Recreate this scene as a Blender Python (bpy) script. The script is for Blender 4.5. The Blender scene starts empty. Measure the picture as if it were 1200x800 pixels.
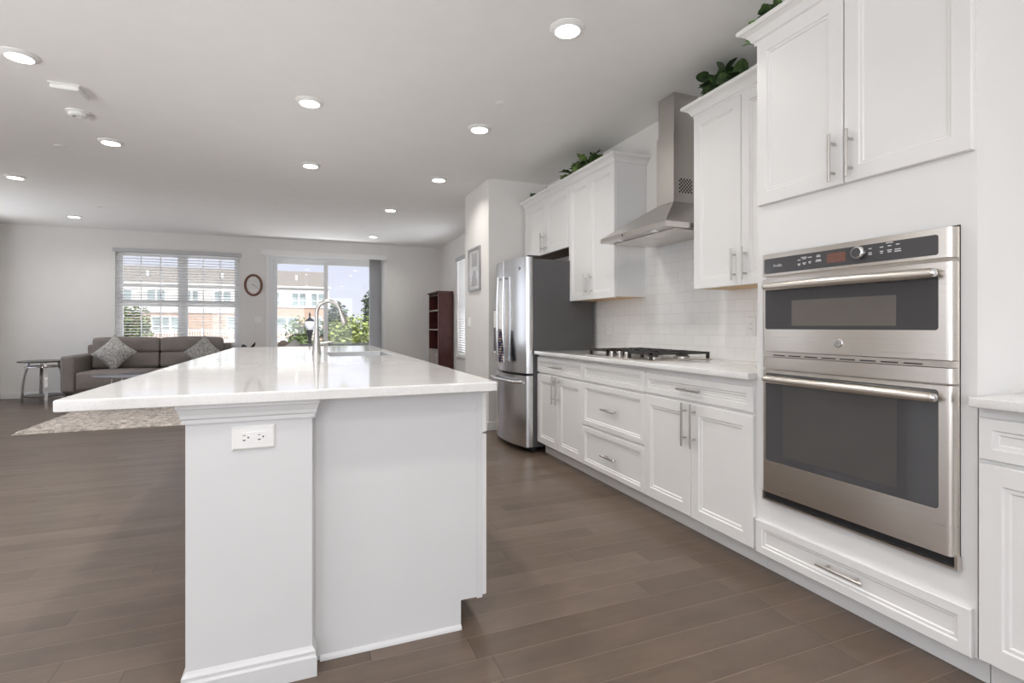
import bpy, bmesh, math, random
from mathutils import Vector, Matrix
R = math.radians
rnd = random.Random(7)
scene = bpy.context.scene
col = scene.collection

# ------------------------------------------------------------------ camera
cam_d = bpy.data.cameras.new('camera'); cam = bpy.data.objects.new('camera', cam_d); col.objects.link(cam)
cam.location = (0, 0, 1.13); cam.rotation_euler = (R(90), 0, -math.atan2(242, 605.7))
cam_d.sensor_width = 36; cam_d.lens = 605.7 / 1200 * 36; cam_d.shift_y = -17.5 / 1200
cam_d.clip_start = 0.05; cam_d.clip_end = 500
scene.camera = cam

# ------------------------------------------------------------------ light and exposure
EXPOSURE = 0.21
SKY = 1.0
# daylight at back windows and added left ones, watts each; plus added ceiling uplights
SKY_BACK, FILL_LEFT, UPLIGHT_BACK, UPLIGHT_LEFT, UPLIGHT_DECK = 24.0, 7.0, 35.0, 212.0, 140.0
FILL_LIVING, SKY_RIGHT = 10.0, 22.0
LAMP_STRENGTH, LAMP_WATTS = 12.0, 5.7
scene.view_settings.view_transform = 'Standard'; scene.view_settings.look = 'None'
scene.view_settings.exposure = EXPOSURE; scene.view_settings.gamma = 1.0
scene.view_settings.use_curve_mapping = False
try:
    scene.cycles.use_denoising = True
    scene.cycles.max_bounces = 12; scene.cycles.diffuse_bounces = 8; scene.cycles.glossy_bounces = 5
    scene.cycles.transparent_max_bounces = 24; scene.cycles.sample_clamp_indirect = 6
    scene.cycles.caustics_reflective = False; scene.cycles.caustics_refractive = False
except Exception:
    pass
world = bpy.data.worlds.new('sky'); scene.world = world; world.use_nodes = True
wn = world.node_tree; wn.nodes.clear()
wo = wn.nodes.new('ShaderNodeOutputWorld'); wb = wn.nodes.new('ShaderNodeBackground')
wt = wn.nodes.new('ShaderNodeTexCoord'); wx = wn.nodes.new('ShaderNodeSeparateXYZ')
wn.links.new(wt.outputs['Generated'], wx.inputs[0])
def ramp(nt, src, stops):
    r = nt.nodes.new('ShaderNodeValToRGB'); e = r.color_ramp.elements
    while len(e) < len(stops): e.new(0.5)
    for k, (p, c) in enumerate(stops):
        e[k].position = p; e[k].color = (c[0], c[1], c[2], 1)
    nt.links.new(src, r.inputs[0]); return r
def maprange(nt, src, a, b, c, d):
    m = nt.nodes.new('ShaderNodeMapRange'); nt.links.new(src, m.inputs[0])
    for i, v in enumerate((a, b, c, d)): m.inputs[1 + i].default_value = v
    return m
zc = ramp(wn, wx.outputs['Z'], [(0.0, (0.76, 0.79, 0.88)), (0.25, (0.60, 0.66, 0.86)), (1.0, (0.52, 0.60, 0.85))])
wn.links.new(zc.outputs[0], wb.inputs[0]); wb.inputs[1].default_value = SKY; wn.links.new(wb.outputs[0], wo.inputs[0])
sun_d = bpy.data.lights.new('sun', 'SUN'); sun = bpy.data.objects.new('sun', sun_d); col.objects.link(sun)
sun_d.energy = 4.8; sun_d.angle = R(1.5); sun_d.color = (1, 0.96, 0.9)
sun.rotation_euler = (R(46), 0, R(5))     # from above and behind the camera, onto the facade across the street

def daylight(x, y, z, w, h, pitch, heading, watts, name='daylight', c=None):
    d = bpy.data.lights.new(name, 'AREA'); o = bpy.data.objects.new(name, d); col.objects.link(o)
    d.shape = 'RECTANGLE'; d.size = w; d.size_y = h; d.energy = watts; d.color = c or DAY_C
    o.location = (x, y, z); o.rotation_euler = (R(pitch), 0, heading)
DAY_C, UPLIGHT_C = (0.95, 0.99, 1.03), (1.0, 0.99, 0.975)
LWIN_ADDED = [(-2.9, -1.1, .3, 2.45), (-.8, 1.0, .3, 2.45), (1.3, 3.1, .3, 2.45), (7.5, 9.6, .5, 2.45)]  # left-wall windows are unseen, added to brighten the ceiling and far wall
BWIN = [(-3.6, -2.0, .3, 2.45), (-1.6, 0.0, .3, 2.45), (0.4, 2.0, .3, 2.45)]
for h, k in zip(BWIN, (1.9, 1.3, .75)):
    daylight((h[0] + h[1]) / 2, -3.45, 1.38, h[1] - h[0], 2.1, 90, 0, SKY_BACK * k)
    daylight((h[0] + h[1]) / 2, -4.75, .05, h[1] - h[0], 2.4, 180, 0, UPLIGHT_BACK, 'added_uplight', UPLIGHT_C)  # unseen uplight added outside to brighten the ceiling; no paving is built
for h in LWIN_ADDED:
    daylight(-4.65, (h[0] + h[1]) / 2, 1.38, h[1] - h[0], 2.1, 90, R(-90), FILL_LEFT if h[0] < 5 else FILL_LIVING)  # fill lamps standing for daylight at the added left windows
    daylight(-5.95, (h[0] + h[1]) / 2, .05, 2.4, h[1] - h[0], 180, 0, UPLIGHT_LEFT if h[0] < 5 else 60.0, 'added_uplight', UPLIGHT_C)  # unseen uplight added outside each left opening to brighten the ceiling
daylight(-.6, 11.45, -.04, 5.6, 1.3, 180, 0, UPLIGHT_DECK, 'added_deck_uplight', UPLIGHT_C)  # unseen uplight added on the shaded deck to brighten the far ceiling
daylight(2.85, 8.6, 1.5, .95, 1.7, 90, R(90), SKY_RIGHT)

# ------------------------------------------------------------------ materials
def newmat(name):
    m = bpy.data.materials.new(name); m.use_nodes = True
    return m, m.node_tree, m.node_tree.nodes['Principled BSDF']
def L(nt, a, b): nt.links.new(a, b)
def noise(nt, scale, vec=None, detail=3, rough=0.5):
    n = nt.nodes.new('ShaderNodeTexNoise'); n.inputs['Scale'].default_value = scale
    n.inputs['Detail'].default_value = detail; n.inputs['Roughness'].default_value = rough
    if vec is not None: L(nt, vec, n.inputs['Vector'])
    return n
def objco(nt, scale=(1, 1, 1)):
    g = nt.nodes.new('ShaderNodeNewGeometry'); mp = nt.nodes.new('ShaderNodeMapping'); L(nt, g.outputs['Position'], mp.inputs[0])
    mp.inputs['Scale'].default_value = scale; return mp.outputs[0]
def bump(nt, b, src, strength=0.2, dist=0.002):
    bn = nt.nodes.new('ShaderNodeBump'); bn.inputs['Strength'].default_value = strength; bn.inputs['Distance'].default_value = dist
    L(nt, src, bn.inputs['Height']); L(nt, bn.outputs[0], b.inputs['Normal'])
def plain(name, c, rough=0.5, metal=0.0, var=0.04, nscale=6.0, bmp=0.0, bscale=200, spec=0.5, emit=None):
    m, nt, b = newmat(name)
    n = noise(nt, nscale, objco(nt))
    r = ramp(nt, n.outputs[0], [(0.3, [x * (1 - var) for x in c]), (0.7, [min(1, x * (1 + var)) for x in c])])
    L(nt, r.outputs[0], b.inputs['Base Color'])
    b.inputs['Roughness'].default_value = rough; b.inputs['Metallic'].default_value = metal
    b.inputs['Specular IOR Level'].default_value = spec
    if bmp: bump(nt, b, noise(nt, bscale, objco(nt)).outputs[0], bmp)
    if emit:
        b.inputs['Emission Color'].default_value = (*emit[0], 1); b.inputs['Emission Strength'].default_value = emit[1]
    return m
def srgb(r, g, b):
    f = lambda c: (c / 255 / 12.92) if c / 255 <= 0.04045 else ((c / 255 + 0.055) / 1.055) ** 2.4
    return (f(r), f(g), f(b))
M = {}
M['wall'] = plain('wall_paint', (0.76, 0.745, 0.725), 0.7, bmp=0.05, bscale=350, var=0.01)
M['ceiling'] = plain('ceiling_paint', (0.85, 0.845, 0.835), 0.85, var=0.01)
M['trim'] = plain('white_trim_paint', (0.80, 0.80, 0.79), 0.4, var=0.01)
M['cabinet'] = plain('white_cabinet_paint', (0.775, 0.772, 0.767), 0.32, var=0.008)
M['island'] = plain('white_paint_darkened_for_light', (0.67, 0.673, 0.678), 0.35, var=0.008)  # same white as the cabinets, darkened to even out the light on it
M['maple'] = plain('bare_maple', (0.62, 0.42, 0.22), 0.5, var=0.12, nscale=12)
M['darkwood'] = plain('cabinet_underside_brown', (0.16, 0.085, 0.05), 0.5, var=0.1)
M['nickel'] = plain('brushed_nickel', (0.56, 0.54, 0.515), 0.30, 1.0)
M['chrome'] = plain('chrome', (0.75, 0.75, 0.76), 0.12, 1.0)
M['black'] = plain('black_plastic', (0.015, 0.015, 0.017), 0.4)
M['castiron'] = plain('cast_iron', (0.035, 0.032, 0.03), 0.5, bmp=0.1)
M['fridge_side'] = plain('charcoal_textured_steel', (0.085, 0.083, 0.085), 0.45, bmp=0.08, bscale=500)
M['gray_plastic'] = plain('dark_gray_plastic', (0.06, 0.06, 0.065), 0.4)
M['white_plastic'] = plain('white_plastic', (0.82, 0.82, 0.81), 0.35, var=0.01)
M['slot'] = plain('outlet_slot', (0.03, 0.03, 0.04), 0.5)
M['marks'] = plain('printed_marks', (0.62, 0.62, 0.62), 0.5)
M['clock_face'] = plain('clock_face_paper', (0.72, 0.71, 0.69), 0.5)
M['clock_rim'] = plain('brown_wood_rim', (0.17, 0.075, 0.05), 0.35, var=0.2, nscale=20)
M['mahogany'] = plain('mahogany', (0.075, 0.018, 0.014), 0.3, var=0.3, nscale=9)
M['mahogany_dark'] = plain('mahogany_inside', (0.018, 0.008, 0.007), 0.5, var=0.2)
M['shelf_edge'] = plain('worn_shelf_edge', (0.30, 0.25, 0.22), 0.35)
M['leaf_ivy'] = plain('ivy_leaf', (0.045, 0.085, 0.022), 0.5, var=0.5, nscale=25)
M['leaf_pale'] = plain('pale_leaf', (0.12, 0.18, 0.05), 0.5, var=0.4, nscale=25)
M['leaf_dark'] = plain('dark_leaf', (0.03, 0.058, 0.02), 0.45, var=0.5, nscale=25)
M['leaf_bright'] = plain('bright_leaf', (0.10, 0.24, 0.035), 0.4, var=0.4, nscale=25)
M['stem'] = plain('plant_stem', (0.10, 0.065, 0.03), 0.6)
M['pillow'] = None
M['tabletop_dark'] = plain('dark_table_top', (0.045, 0.035, 0.03), 0.25, var=0.15)
M['tabletop_gray'] = plain('grey_lacquer_top', (0.20, 0.205, 0.23), 0.25, var=0.05)
M['chair_gray'] = plain('light_grey_upholstery', (0.42, 0.41, 0.41), 0.9, bmp=0.2, bscale=300)
M['chair_brown'] = plain('taupe_upholstery', (0.22, 0.18, 0.16), 0.9, bmp=0.2, bscale=300)
M['sky_rail'] = plain('black_railing', (0.05, 0.05, 0.055), 0.4)
M['vinyl'] = plain('white_vinyl', (0.78, 0.79, 0.80), 0.35, var=0.01)
M['blind'] = plain('white_blind_slat', (0.72, 0.71, 0.70), 0.5, var=0.02)
M['vane'] = plain('grey_white_vertical_vane', (0.50, 0.50, 0.505), 0.6, var=0.03)
M['headrail'] = plain('grey_headrail', (0.52, 0.52, 0.525), 0.5)
M['frame_silver'] = plain('silver_frame', (0.42, 0.42, 0.43), 0.3, 0.8)
M['print_grey'] = plain('grey_print_ink', (0.45, 0.45, 0.46), 0.6, var=0.1)
M['matboard'] = plain('white_matboard', (0.78, 0.78, 0.78), 0.6)
M['red_display'] = plain('dim_red_display', (0.19, 0.095, 0.075), 0.25, var=0.1, nscale=200)
M['rubber'] = plain('black_rubber', (0.02, 0.02, 0.02), 0.7)
M['asphalt'] = plain('parking_asphalt', (0.22, 0.22, 0.21), 0.9, var=0.2)
M['grass'] = plain('lawn', (0.10, 0.16, 0.05), 0.9, var=0.4, nscale=2)
M['bark'] = plain('bark', (0.10, 0.075, 0.055), 0.9, var=0.3)
M['roofing'] = plain('tan_roof_shingle', (0.285, 0.26, 0.225), 0.9, var=0.08, nscale=3)
M['siding'] = None
M['bwhite'] = plain('building_white_trim', (0.84, 0.84, 0.83), 0.6, var=0.01)
M['bpane'] = plain('building_window_glass', (0.30, 0.36, 0.36), 0.25, var=0.35, nscale=0.9)
M['tree_y'] = plain('yellow_green_leaf', (0.36, 0.42, 0.13), 0.8, var=0.45, nscale=1.5)
M['tree_g'] = plain('mid_green_leaf', (0.20, 0.27, 0.10), 0.8, var=0.5, nscale=2)
M['tree_d'] = plain('dark_green_leaf', (0.11, 0.15, 0.085), 0.8, var=0.4, nscale=1.0)
M['lampglass'] = plain('frosted_lamp_globe', (0.75, 0.75, 0.76), 0.3)

def mk_glass(name, refl, rough=0.0):
    m, nt, b = newmat(name); nt.nodes.remove(b)
    t = nt.nodes.new('ShaderNodeBsdfTransparent'); g = nt.nodes.new('ShaderNodeBsdfGlossy'); g.inputs['Roughness'].default_value = rough
    g.inputs['Color'].default_value = (1, 1, 1, 1)
    mx = nt.nodes.new('ShaderNodeMixShader'); mx.inputs[0].default_value = refl
    n = noise(nt, 3, objco(nt)); mr = maprange(nt, n.outputs[0], 0, 1, refl * 0.9, refl * 1.1); L(nt, mr.outputs[0], mx.inputs[0])
    L(nt, t.outputs[0], mx.inputs[1]); L(nt, g.outputs[0], mx.inputs[2]); L(nt, mx.outputs[0], nt.nodes['Material Output'].inputs[0])
    return m
M['glass'] = mk_glass('window_glass', 0.03)
M['picture_glass'] = mk_glass('picture_glass', 0.14)

def mk_dark_glass(name, c, rough, spec=0.8):
    m, nt, b = newmat(name); n = noise(nt, 4, objco(nt))
    r = ramp(nt, n.outputs[0], [(0.3, c), (0.7, [x * 1.1 for x in c])]); L(nt, r.outputs[0], b.inputs['Base Color'])
    b.inputs['Roughness'].default_value = rough; b.inputs['Specular IOR Level'].default_value = spec; b.inputs['IOR'].default_value = 1.55
    return m
M['oven_glass'] = mk_dark_glass('dark_oven_glass', (0.052, 0.052, 0.056), 0.04)
M['oven_screen'] = mk_dark_glass('oven_window_screen', (0.135, 0.122, 0.112), 0.06)
M['oven_inner'] = mk_dark_glass('oven_window_inner', (0.070, 0.067, 0.066), 0.05)
M['panel_glass'] = mk_dark_glass('control_panel_glass', (0.075, 0.075, 0.08), 0.10)

def mk_steel(name, c, rough, scale):
    m, nt, b = newmat(name); n = noise(nt, 1.0, objco(nt, scale), 2)
    r = ramp(nt, n.outputs[0], [(0.25, [x * 0.97 for x in c]), (0.75, [x * 1.03 for x in c])]); L(nt, r.outputs[0], b.inputs['Base Color'])
    mr = maprange(nt, n.outputs[0], 0.2, 0.8, rough * 0.93, rough * 1.07); L(nt, mr.outputs[0], b.inputs['Roughness'])
    b.inputs['Metallic'].default_value = 1.0
    return m
M['steel'] = mk_steel('brushed_stainless', (0.74, 0.695, 0.645), 0.29, (3, 3, 260))
M['steel_v'] = mk_steel('brushed_stainless_hood', (0.62, 0.59, 0.56), 0.30, (3, 3, 260))
M['steel_fridge'] = mk_steel('fridge_stainless', (0.74, 0.745, 0.755), 0.22, (400, 400, 4))
M['sinksteel'] = mk_steel('sink_stainless', (0.50, 0.50, 0.50), 0.35, (300, 6, 6))

def mk_quartz():
    m, nt, b = newmat('white_quartz'); co = objco(nt)
    n1 = noise(nt, 2.2, co, 6, 0.65); n2 = noise(nt, 160, co, 2)
    r = ramp(nt, n1.outputs[0], [(0.42, (0.79, 0.787, 0.78)), (0.5, (0.755, 0.75, 0.742)), (0.56, (0.79, 0.787, 0.78))])
    r2 = ramp(nt, n2.outputs[0], [(0.35, (0.93, 0.93, 0.93)), (0.5, (1, 1, 1))])
    mx = nt.nodes.new('ShaderNodeMix'); mx.data_type = 'RGBA'; mx.blend_type = 'MULTIPLY'; mx.inputs[0].default_value = 1
    L(nt, r.outputs[0], mx.inputs[6]); L(nt, r2.outputs[0], mx.inputs[7]); L(nt, mx.outputs[2], b.inputs['Base Color'])
    b.inputs['Roughness'].default_value = 0.06; b.inputs['IOR'].default_value = 1.8
    return m
M['quartz'] = mk_quartz()

def math_(nt, op, a, b=None, c=None):
    n = nt.nodes.new('ShaderNodeMath'); n.operation = op
    for i, v in enumerate((a, b, c)):
        if v is None: continue
        if isinstance(v, (int, float)): n.inputs[i].default_value = v
        else: L(nt, v, n.inputs[i])
    return n.outputs[0]
def mk_floor():
    m, nt, b = newmat('brown_wood_planks')
    g = nt.nodes.new('ShaderNodeNewGeometry'); s = nt.nodes.new('ShaderNodeSeparateXYZ'); L(nt, g.outputs['Position'], s.inputs[0])
    W, LEN = 0.127, 1.15
    yy = math_(nt, 'DIVIDE', math_(nt, 'ADD', s.outputs['Y'], 20.044), W); row = math_(nt, 'FLOOR', yy)
    wr = nt.nodes.new('ShaderNodeTexWhiteNoise'); wr.noise_dimensions = '1D'; L(nt, row, wr.inputs['W'])
    xx = math_(nt, 'ADD', math_(nt, 'DIVIDE', math_(nt, 'ADD', s.outputs['X'], 30.0), LEN), math_(nt, 'MULTIPLY', wr.outputs['Value'], 7.0))
    cidx = math_(nt, 'FLOOR', xx)
    cb = nt.nodes.new('ShaderNodeCombineXYZ'); L(nt, row, cb.inputs[0]); L(nt, cidx, cb.inputs[1])
    wp = nt.nodes.new('ShaderNodeTexWhiteNoise'); wp.noise_dimensions = '2D'; L(nt, cb.outputs[0], wp.inputs['Vector'])
    # grain, stretched along each plank
    gv = nt.nodes.new('ShaderNodeCombineXYZ'); L(nt, math_(nt, 'MULTIPLY', s.outputs['X'], 2.2), gv.inputs[0])
    L(nt, math_(nt, 'MULTIPLY', s.outputs['Y'], 38.0), gv.inputs[1]); L(nt, math_(nt, 'MULTIPLY', wp.outputs['Value'], 90.0), gv.inputs[2])
    n1 = noise(nt, 1.0, gv.outputs[0], 5, 0.6)
    gv2 = nt.nodes.new('ShaderNodeCombineXYZ'); L(nt, math_(nt, 'MULTIPLY', s.outputs['X'], 3.0), gv2.inputs[0])
    L(nt, math_(nt, 'MULTIPLY', s.outputs['Y'], 7.0), gv2.inputs[1]); L(nt, math_(nt, 'MULTIPLY', wp.outputs['Value'], 50.0), gv2.inputs[2])
    n2 = noise(nt, 1.3, gv2.outputs[0], 4, 0.6)
    tone = ramp(nt, wp.outputs['Value'], [(0.0, FLOOR_C[0]), (0.5, FLOOR_C[1]), (1.0, FLOOR_C[2])])
    f = math_(nt, 'ADD', math_(nt, 'MULTIPLY', n1.outputs[0], 0.40), math_(nt, 'ADD', math_(nt, 'MULTIPLY', n2.outputs[0], 0.75), 0.425))
    mx = nt.nodes.new('ShaderNodeMix'); mx.data_type = 'RGBA'; mx.blend_type = 'MULTIPLY'; mx.inputs[0].default_value = 1
    L(nt, tone.outputs[0], mx.inputs[6])
    cc = nt.nodes.new('ShaderNodeCombineXYZ'); [L(nt, f, cc.inputs[k]) for k in range(3)]; L(nt, cc.outputs[0], mx.inputs[7])
    # seams
    fy = math_(nt, 'FRACT', yy); dy = math_(nt, 'MULTIPLY', math_(nt, 'MINIMUM', fy, math_(nt, 'SUBTRACT', 1.0, fy)), W)
    fx = math_(nt, 'FRACT', xx); dx = math_(nt, 'MULTIPLY', math_(nt, 'MINIMUM', fx, math_(nt, 'SUBTRACT', 1.0, fx)), LEN)
    sx = math_(nt, 'LESS_THAN', dx, 0.0014); sy = math_(nt, 'LESS_THAN', dy, 0.0012)
    m2 = nt.nodes.new('ShaderNodeMix'); m2.data_type = 'RGBA'; L(nt, math_(nt, 'MULTIPLY', sy, 0.75), m2.inputs[0]); L(nt, mx.outputs[2], m2.inputs[6]); m2.inputs[7].default_value = (0.27, 0.205, 0.16, 1)
    m3 = nt.nodes.new('ShaderNodeMix'); m3.data_type = 'RGBA'; L(nt, math_(nt, 'MULTIPLY', sx, 0.7), m3.inputs[0]); L(nt, m2.outputs[2], m3.inputs[6]); m3.inputs[7].default_value = (0.035, 0.024, 0.018, 1)
    L(nt, m3.outputs[2], b.inputs['Base Color'])
    rr = maprange(nt, n1.outputs[0], 0.2, 0.8, 0.27, 0.40); L(nt, rr.outputs[0], b.inputs['Roughness'])
    h = math_(nt, 'ADD', math_(nt, 'MULTIPLY', n1.outputs[0], 0.25), math_(nt, 'MINIMUM', math_(nt, 'DIVIDE', math_(nt, 'MINIMUM', dx, dy), 0.003), 1.0))
    bump(nt, b, h, 0.25, 0.0012)
    return m
FLOOR_C = [(0.116, 0.082, 0.059), (0.137, 0.099, 0.073), (0.160, 0.118, 0.090)]
M['floor'] = mk_floor()

def mk_tile():
    m, nt, b = newmat('white_subway_tile'); g = nt.nodes.new('ShaderNodeNewGeometry'); s = nt.nodes.new('ShaderNodeSeparateXYZ'); L(nt, g.outputs['Position'], s.inputs[0])
    c = nt.nodes.new('ShaderNodeCombineXYZ'); L(nt, s.outputs['Y'], c.inputs[0]); L(nt, math_(nt, 'SUBTRACT', s.outputs['Z'], 0.917), c.inputs[1])
    br = nt.nodes.new('ShaderNodeTexBrick'); L(nt, c.outputs[0], br.inputs['Vector'])
    br.inputs['Scale'].default_value = 1; br.inputs['Brick Width'].default_value = 0.154; br.inputs['Row Height'].default_value = 0.077
    br.inputs['Mortar Size'].default_value = 0.0013; br.inputs['Mortar Smooth'].default_value = 0.3
    br.inputs['Color1'].default_value = (0.87, 0.86, 0.845, 1); br.inputs['Color2'].default_value = (0.85, 0.84, 0.825, 1); br.inputs['Mortar'].default_value = (0.68, 0.67, 0.66, 1)
    L(nt, br.outputs['Color'], b.inputs['Base Color']); b.inputs['Roughness'].default_value = 0.15
    bump(nt, b, math_(nt, 'SUBTRACT', 1.0, br.outputs['Fac']), 0.35, 0.001)
    return m
M['tile'] = mk_tile()

def mk_fabric(name, c1, c2, scale, bs=0.5):
    m, nt, b = newmat(name); co = objco(nt); n = noise(nt, scale, co, 3, 0.7); n2 = noise(nt, 4, co, 2)
    r = ramp(nt, n.outputs[0], [(0.35, c1), (0.65, c2)]); r2 = ramp(nt, n2.outputs[0], [(0.3, (0.88,) * 3), (0.7, (1.08,) * 3)])
    mx = nt.nodes.new('ShaderNodeMix'); mx.data_type = 'RGBA'; mx.blend_type = 'MULTIPLY'; mx.inputs[0].default_value = 1
    L(nt, r.outputs[0], mx.inputs[6]); L(nt, r2.outputs[0], mx.inputs[7]); L(nt, mx.outputs[2], b.inputs['Base Color'])
    b.inputs['Roughness'].default_value = 0.95; b.inputs['Specular IOR Level'].default_value = 0.15
    bump(nt, b, n.outputs[0], bs, 0.004); return m
M['sofa'] = mk_fabric('grey_brown_sofa_fabric', (0.20, 0.175, 0.162), (0.29, 0.258, 0.24), 130)
M['pillow'] = mk_fabric('grey_textured_pillow_fabric', (0.20, 0.195, 0.185), (0.58, 0.56, 0.535), 40, 0.8)
M['rug'] = mk_fabric('beige_shag_pile', (0.38, 0.345, 0.315), (0.84, 0.77, 0.71), 14, 1.0)

def mk_towel():
    m, nt, b = newmat('navy_plaid_cloth'); co = objco(nt, (1, 1, 1)); s = nt.nodes.new('ShaderNodeSeparateXYZ'); L(nt, co, s.inputs[0])
    a = math_(nt, 'GREATER_THAN', math_(nt, 'FRACT', math_(nt, 'MULTIPLY', s.outputs['Z'], 42)), 0.45)
    c = math_(nt, 'GREATER_THAN', math_(nt, 'FRACT', math_(nt, 'MULTIPLY', math_(nt, 'ADD', s.outputs['Y'], math_(nt, 'MULTIPLY', s.outputs['X'], 0.6)), 48)), 0.5)
    f = math_(nt, 'MULTIPLY', a, c)
    mx = nt.nodes.new('ShaderNodeMix'); mx.data_type = 'RGBA'; L(nt, f, mx.inputs[0]); mx.inputs[6].default_value = (0.015, 0.02, 0.07, 1); mx.inputs[7].default_value = (0.42, 0.30, 0.19, 1)
    L(nt, mx.outputs[2], b.inputs['Base Color']); b.inputs['Roughness'].default_value = 0.95
    return m
M['towel'] = mk_towel()
def mk_bands(name, c, gap, period, rough=0.7):
    m, nt, b = newmat(name); s = nt.nodes.new('ShaderNodeSeparateXYZ'); L(nt, objco(nt), s.inputs[0])
    f = math_(nt, 'LESS_THAN', math_(nt, 'FRACT', math_(nt, 'DIVIDE', math_(nt, 'ADD', s.outputs['Z'], 50), period)), 0.12)
    mx = nt.nodes.new('ShaderNodeMix'); mx.data_type = 'RGBA'; L(nt, f, mx.inputs[0]); mx.inputs[6].default_value = (*c, 1); mx.inputs[7].default_value = (*gap, 1)
    L(nt, mx.outputs[2], b.inputs['Base Color']); b.inputs['Roughness'].default_value = rough; return m
M['siding'] = mk_bands('cream_lap_siding', (0.80, 0.78, 0.72), (0.68, 0.66, 0.61), 0.2)
def mk_brick():
    m, nt, b = newmat('red_brick'); s = nt.nodes.new('ShaderNodeSeparateXYZ'); L(nt, objco(nt), s.inputs[0])
    c = nt.nodes.new('ShaderNodeCombineXYZ'); L(nt, s.outputs['X'], c.inputs[0]); L(nt, s.outputs['Z'], c.inputs[1])
    br = nt.nodes.new('ShaderNodeTexBrick'); L(nt, c.outputs[0], br.inputs['Vector']); br.inputs['Scale'].default_value = 1
    br.inputs['Brick Width'].default_value = 0.4; br.inputs['Row Height'].default_value = 0.14; br.inputs['Mortar Size'].default_value = 0.012
    br.inputs['Color1'].default_value = (0.46, 0.32, 0.235, 1); br.inputs['Color2'].default_value = (0.52, 0.37, 0.28, 1); br.inputs['Mortar'].default_value = (0.58, 0.5, 0.43, 1)
    L(nt, br.outputs['Color'], b.inputs['Base Color']); b.inputs['Roughness'].default_value = 0.9; return m
M['brick'] = mk_brick()
def mk_emit():
    m, nt, b = newmat('lit_diffuser'); n = noise(nt, 3, objco(nt)); r = ramp(nt, n.outputs[0], [(0.3, (1.0, 0.95, 0.88)), (0.7, (1.0, 0.96, 0.90))])
    L(nt, r.outputs[0], b.inputs['Emission Color']); b.inputs['Emission Strength'].default_value = LAMP_STRENGTH; return m
M['lamp'] = mk_emit()

# ------------------------------------------------------------------ mesh helpers
class MB:
    def __init__(s): s.bm = bmesh.new(); s.bev = 0; s.smooth = False
    def face(s, vs):
        try: return s.bm.faces.new(vs)
        except ValueError: return None
    def v(s, p): return s.bm.verts.new(p)
    def box(s, x0, x1, y0, y1, z0, z1, bevel=0.0, seg=2):
        t = bmesh.new() if bevel else s.bm
        vs = [t.verts.new((x, y, z)) for x in (x0, x1) for y in (y0, y1) for z in (z0, z1)]
        for q in ((0, 1, 3, 2), (4, 6, 7, 5), (0, 4, 5, 1), (2, 3, 7, 6), (0, 2, 6, 4), (1, 5, 7, 3)): t.faces.new([vs[i] for i in q])
        if bevel:
            bmesh.ops.bevel(t, geom=t.edges[:], offset=bevel, segments=seg, profile=0.5, affect='EDGES')
            s.merge(t)
        return s
    def merge(s, t, mat=None):
        if mat is not None: bmesh.ops.transform(t, matrix=mat, verts=t.verts[:])
        me = bpy.data.meshes.new('tmp'); t.to_mesh(me); t.free(); s.bm.from_mesh(me); bpy.data.meshes.remove(me)
    def loops(s, ls, cap0=True, cap1=True, closed=True):
        rings = [[s.v(p) for p in l] for l in ls]
        n = len(rings[0])
        for a, b in zip(rings, rings[1:]):
            for i in range(n if closed else n - 1): s.face((a[i], a[(i + 1) % n], b[(i + 1) % n], b[i]))
        if cap0: s.face(rings[0])
        if cap1: s.face(rings[-1][::-1])
        return s
    def tube(s, pts, r, n=10, caps=True):
        pts = [Vector(p) for p in pts]; rs = r if isinstance(r, (list, tuple)) else [r] * len(pts)
        ls = []; up = None
        for i, p in enumerate(pts):
            d = (pts[min(i + 1, len(pts) - 1)] - pts[max(i - 1, 0)]).normalized()
            if up is None:
                up = Vector((0, 0, 1)) if abs(d.z) < 0.9 else Vector((1, 0, 0))
            a = d.cross(up).normalized(); b = a.cross(d).normalized(); up = b
            ls.append([p + (a * math.cos(2 * math.pi * k / n) + b * math.sin(2 * math.pi * k / n)) * rs[i] for k in range(n)])
        return s.loops(ls, caps, caps)
    def lathe(s, prof, c=(0, 0, 0), axis='Z', n=24, sx=1, sy=1, caps=True):
        ls = []
        for r, h in prof:
            l = []
            for k in range(n):
                a = 2 * math.pi * k / n; u, w = r * math.cos(a) * sx, r * math.sin(a) * sy
                p = {'Z': (u, w, h), 'X': (h, u, w), 'Y': (u, h, w)}[axis]
                l.append((c[0] + p[0], c[1] + p[1], c[2] + p[2]))
            ls.append(l)
        return s.loops(ls, caps, caps)
    def prism(s, prof, fn, t0, t1):
        return s.loops([[fn(a, b, t) for a, b in prof] for t in (t0, t1)])
    def panel(s, O, U, V, N, w, h, prof, thick):
        O, U, V, N = map(Vector, (O, U, V, N))
        def loop(i, d): return [O + U * a + V * b + N * d for a, b in ((i, i), (w - i, i), (w - i, h - i), (i, h - i))]
        ls = [loop(0, -thick)] + [loop(i, d) for i, d in prof]
        return s.loops(ls)
props = {}
def place(o, parent):
    if parent is not None:
        o.parent = parent
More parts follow.
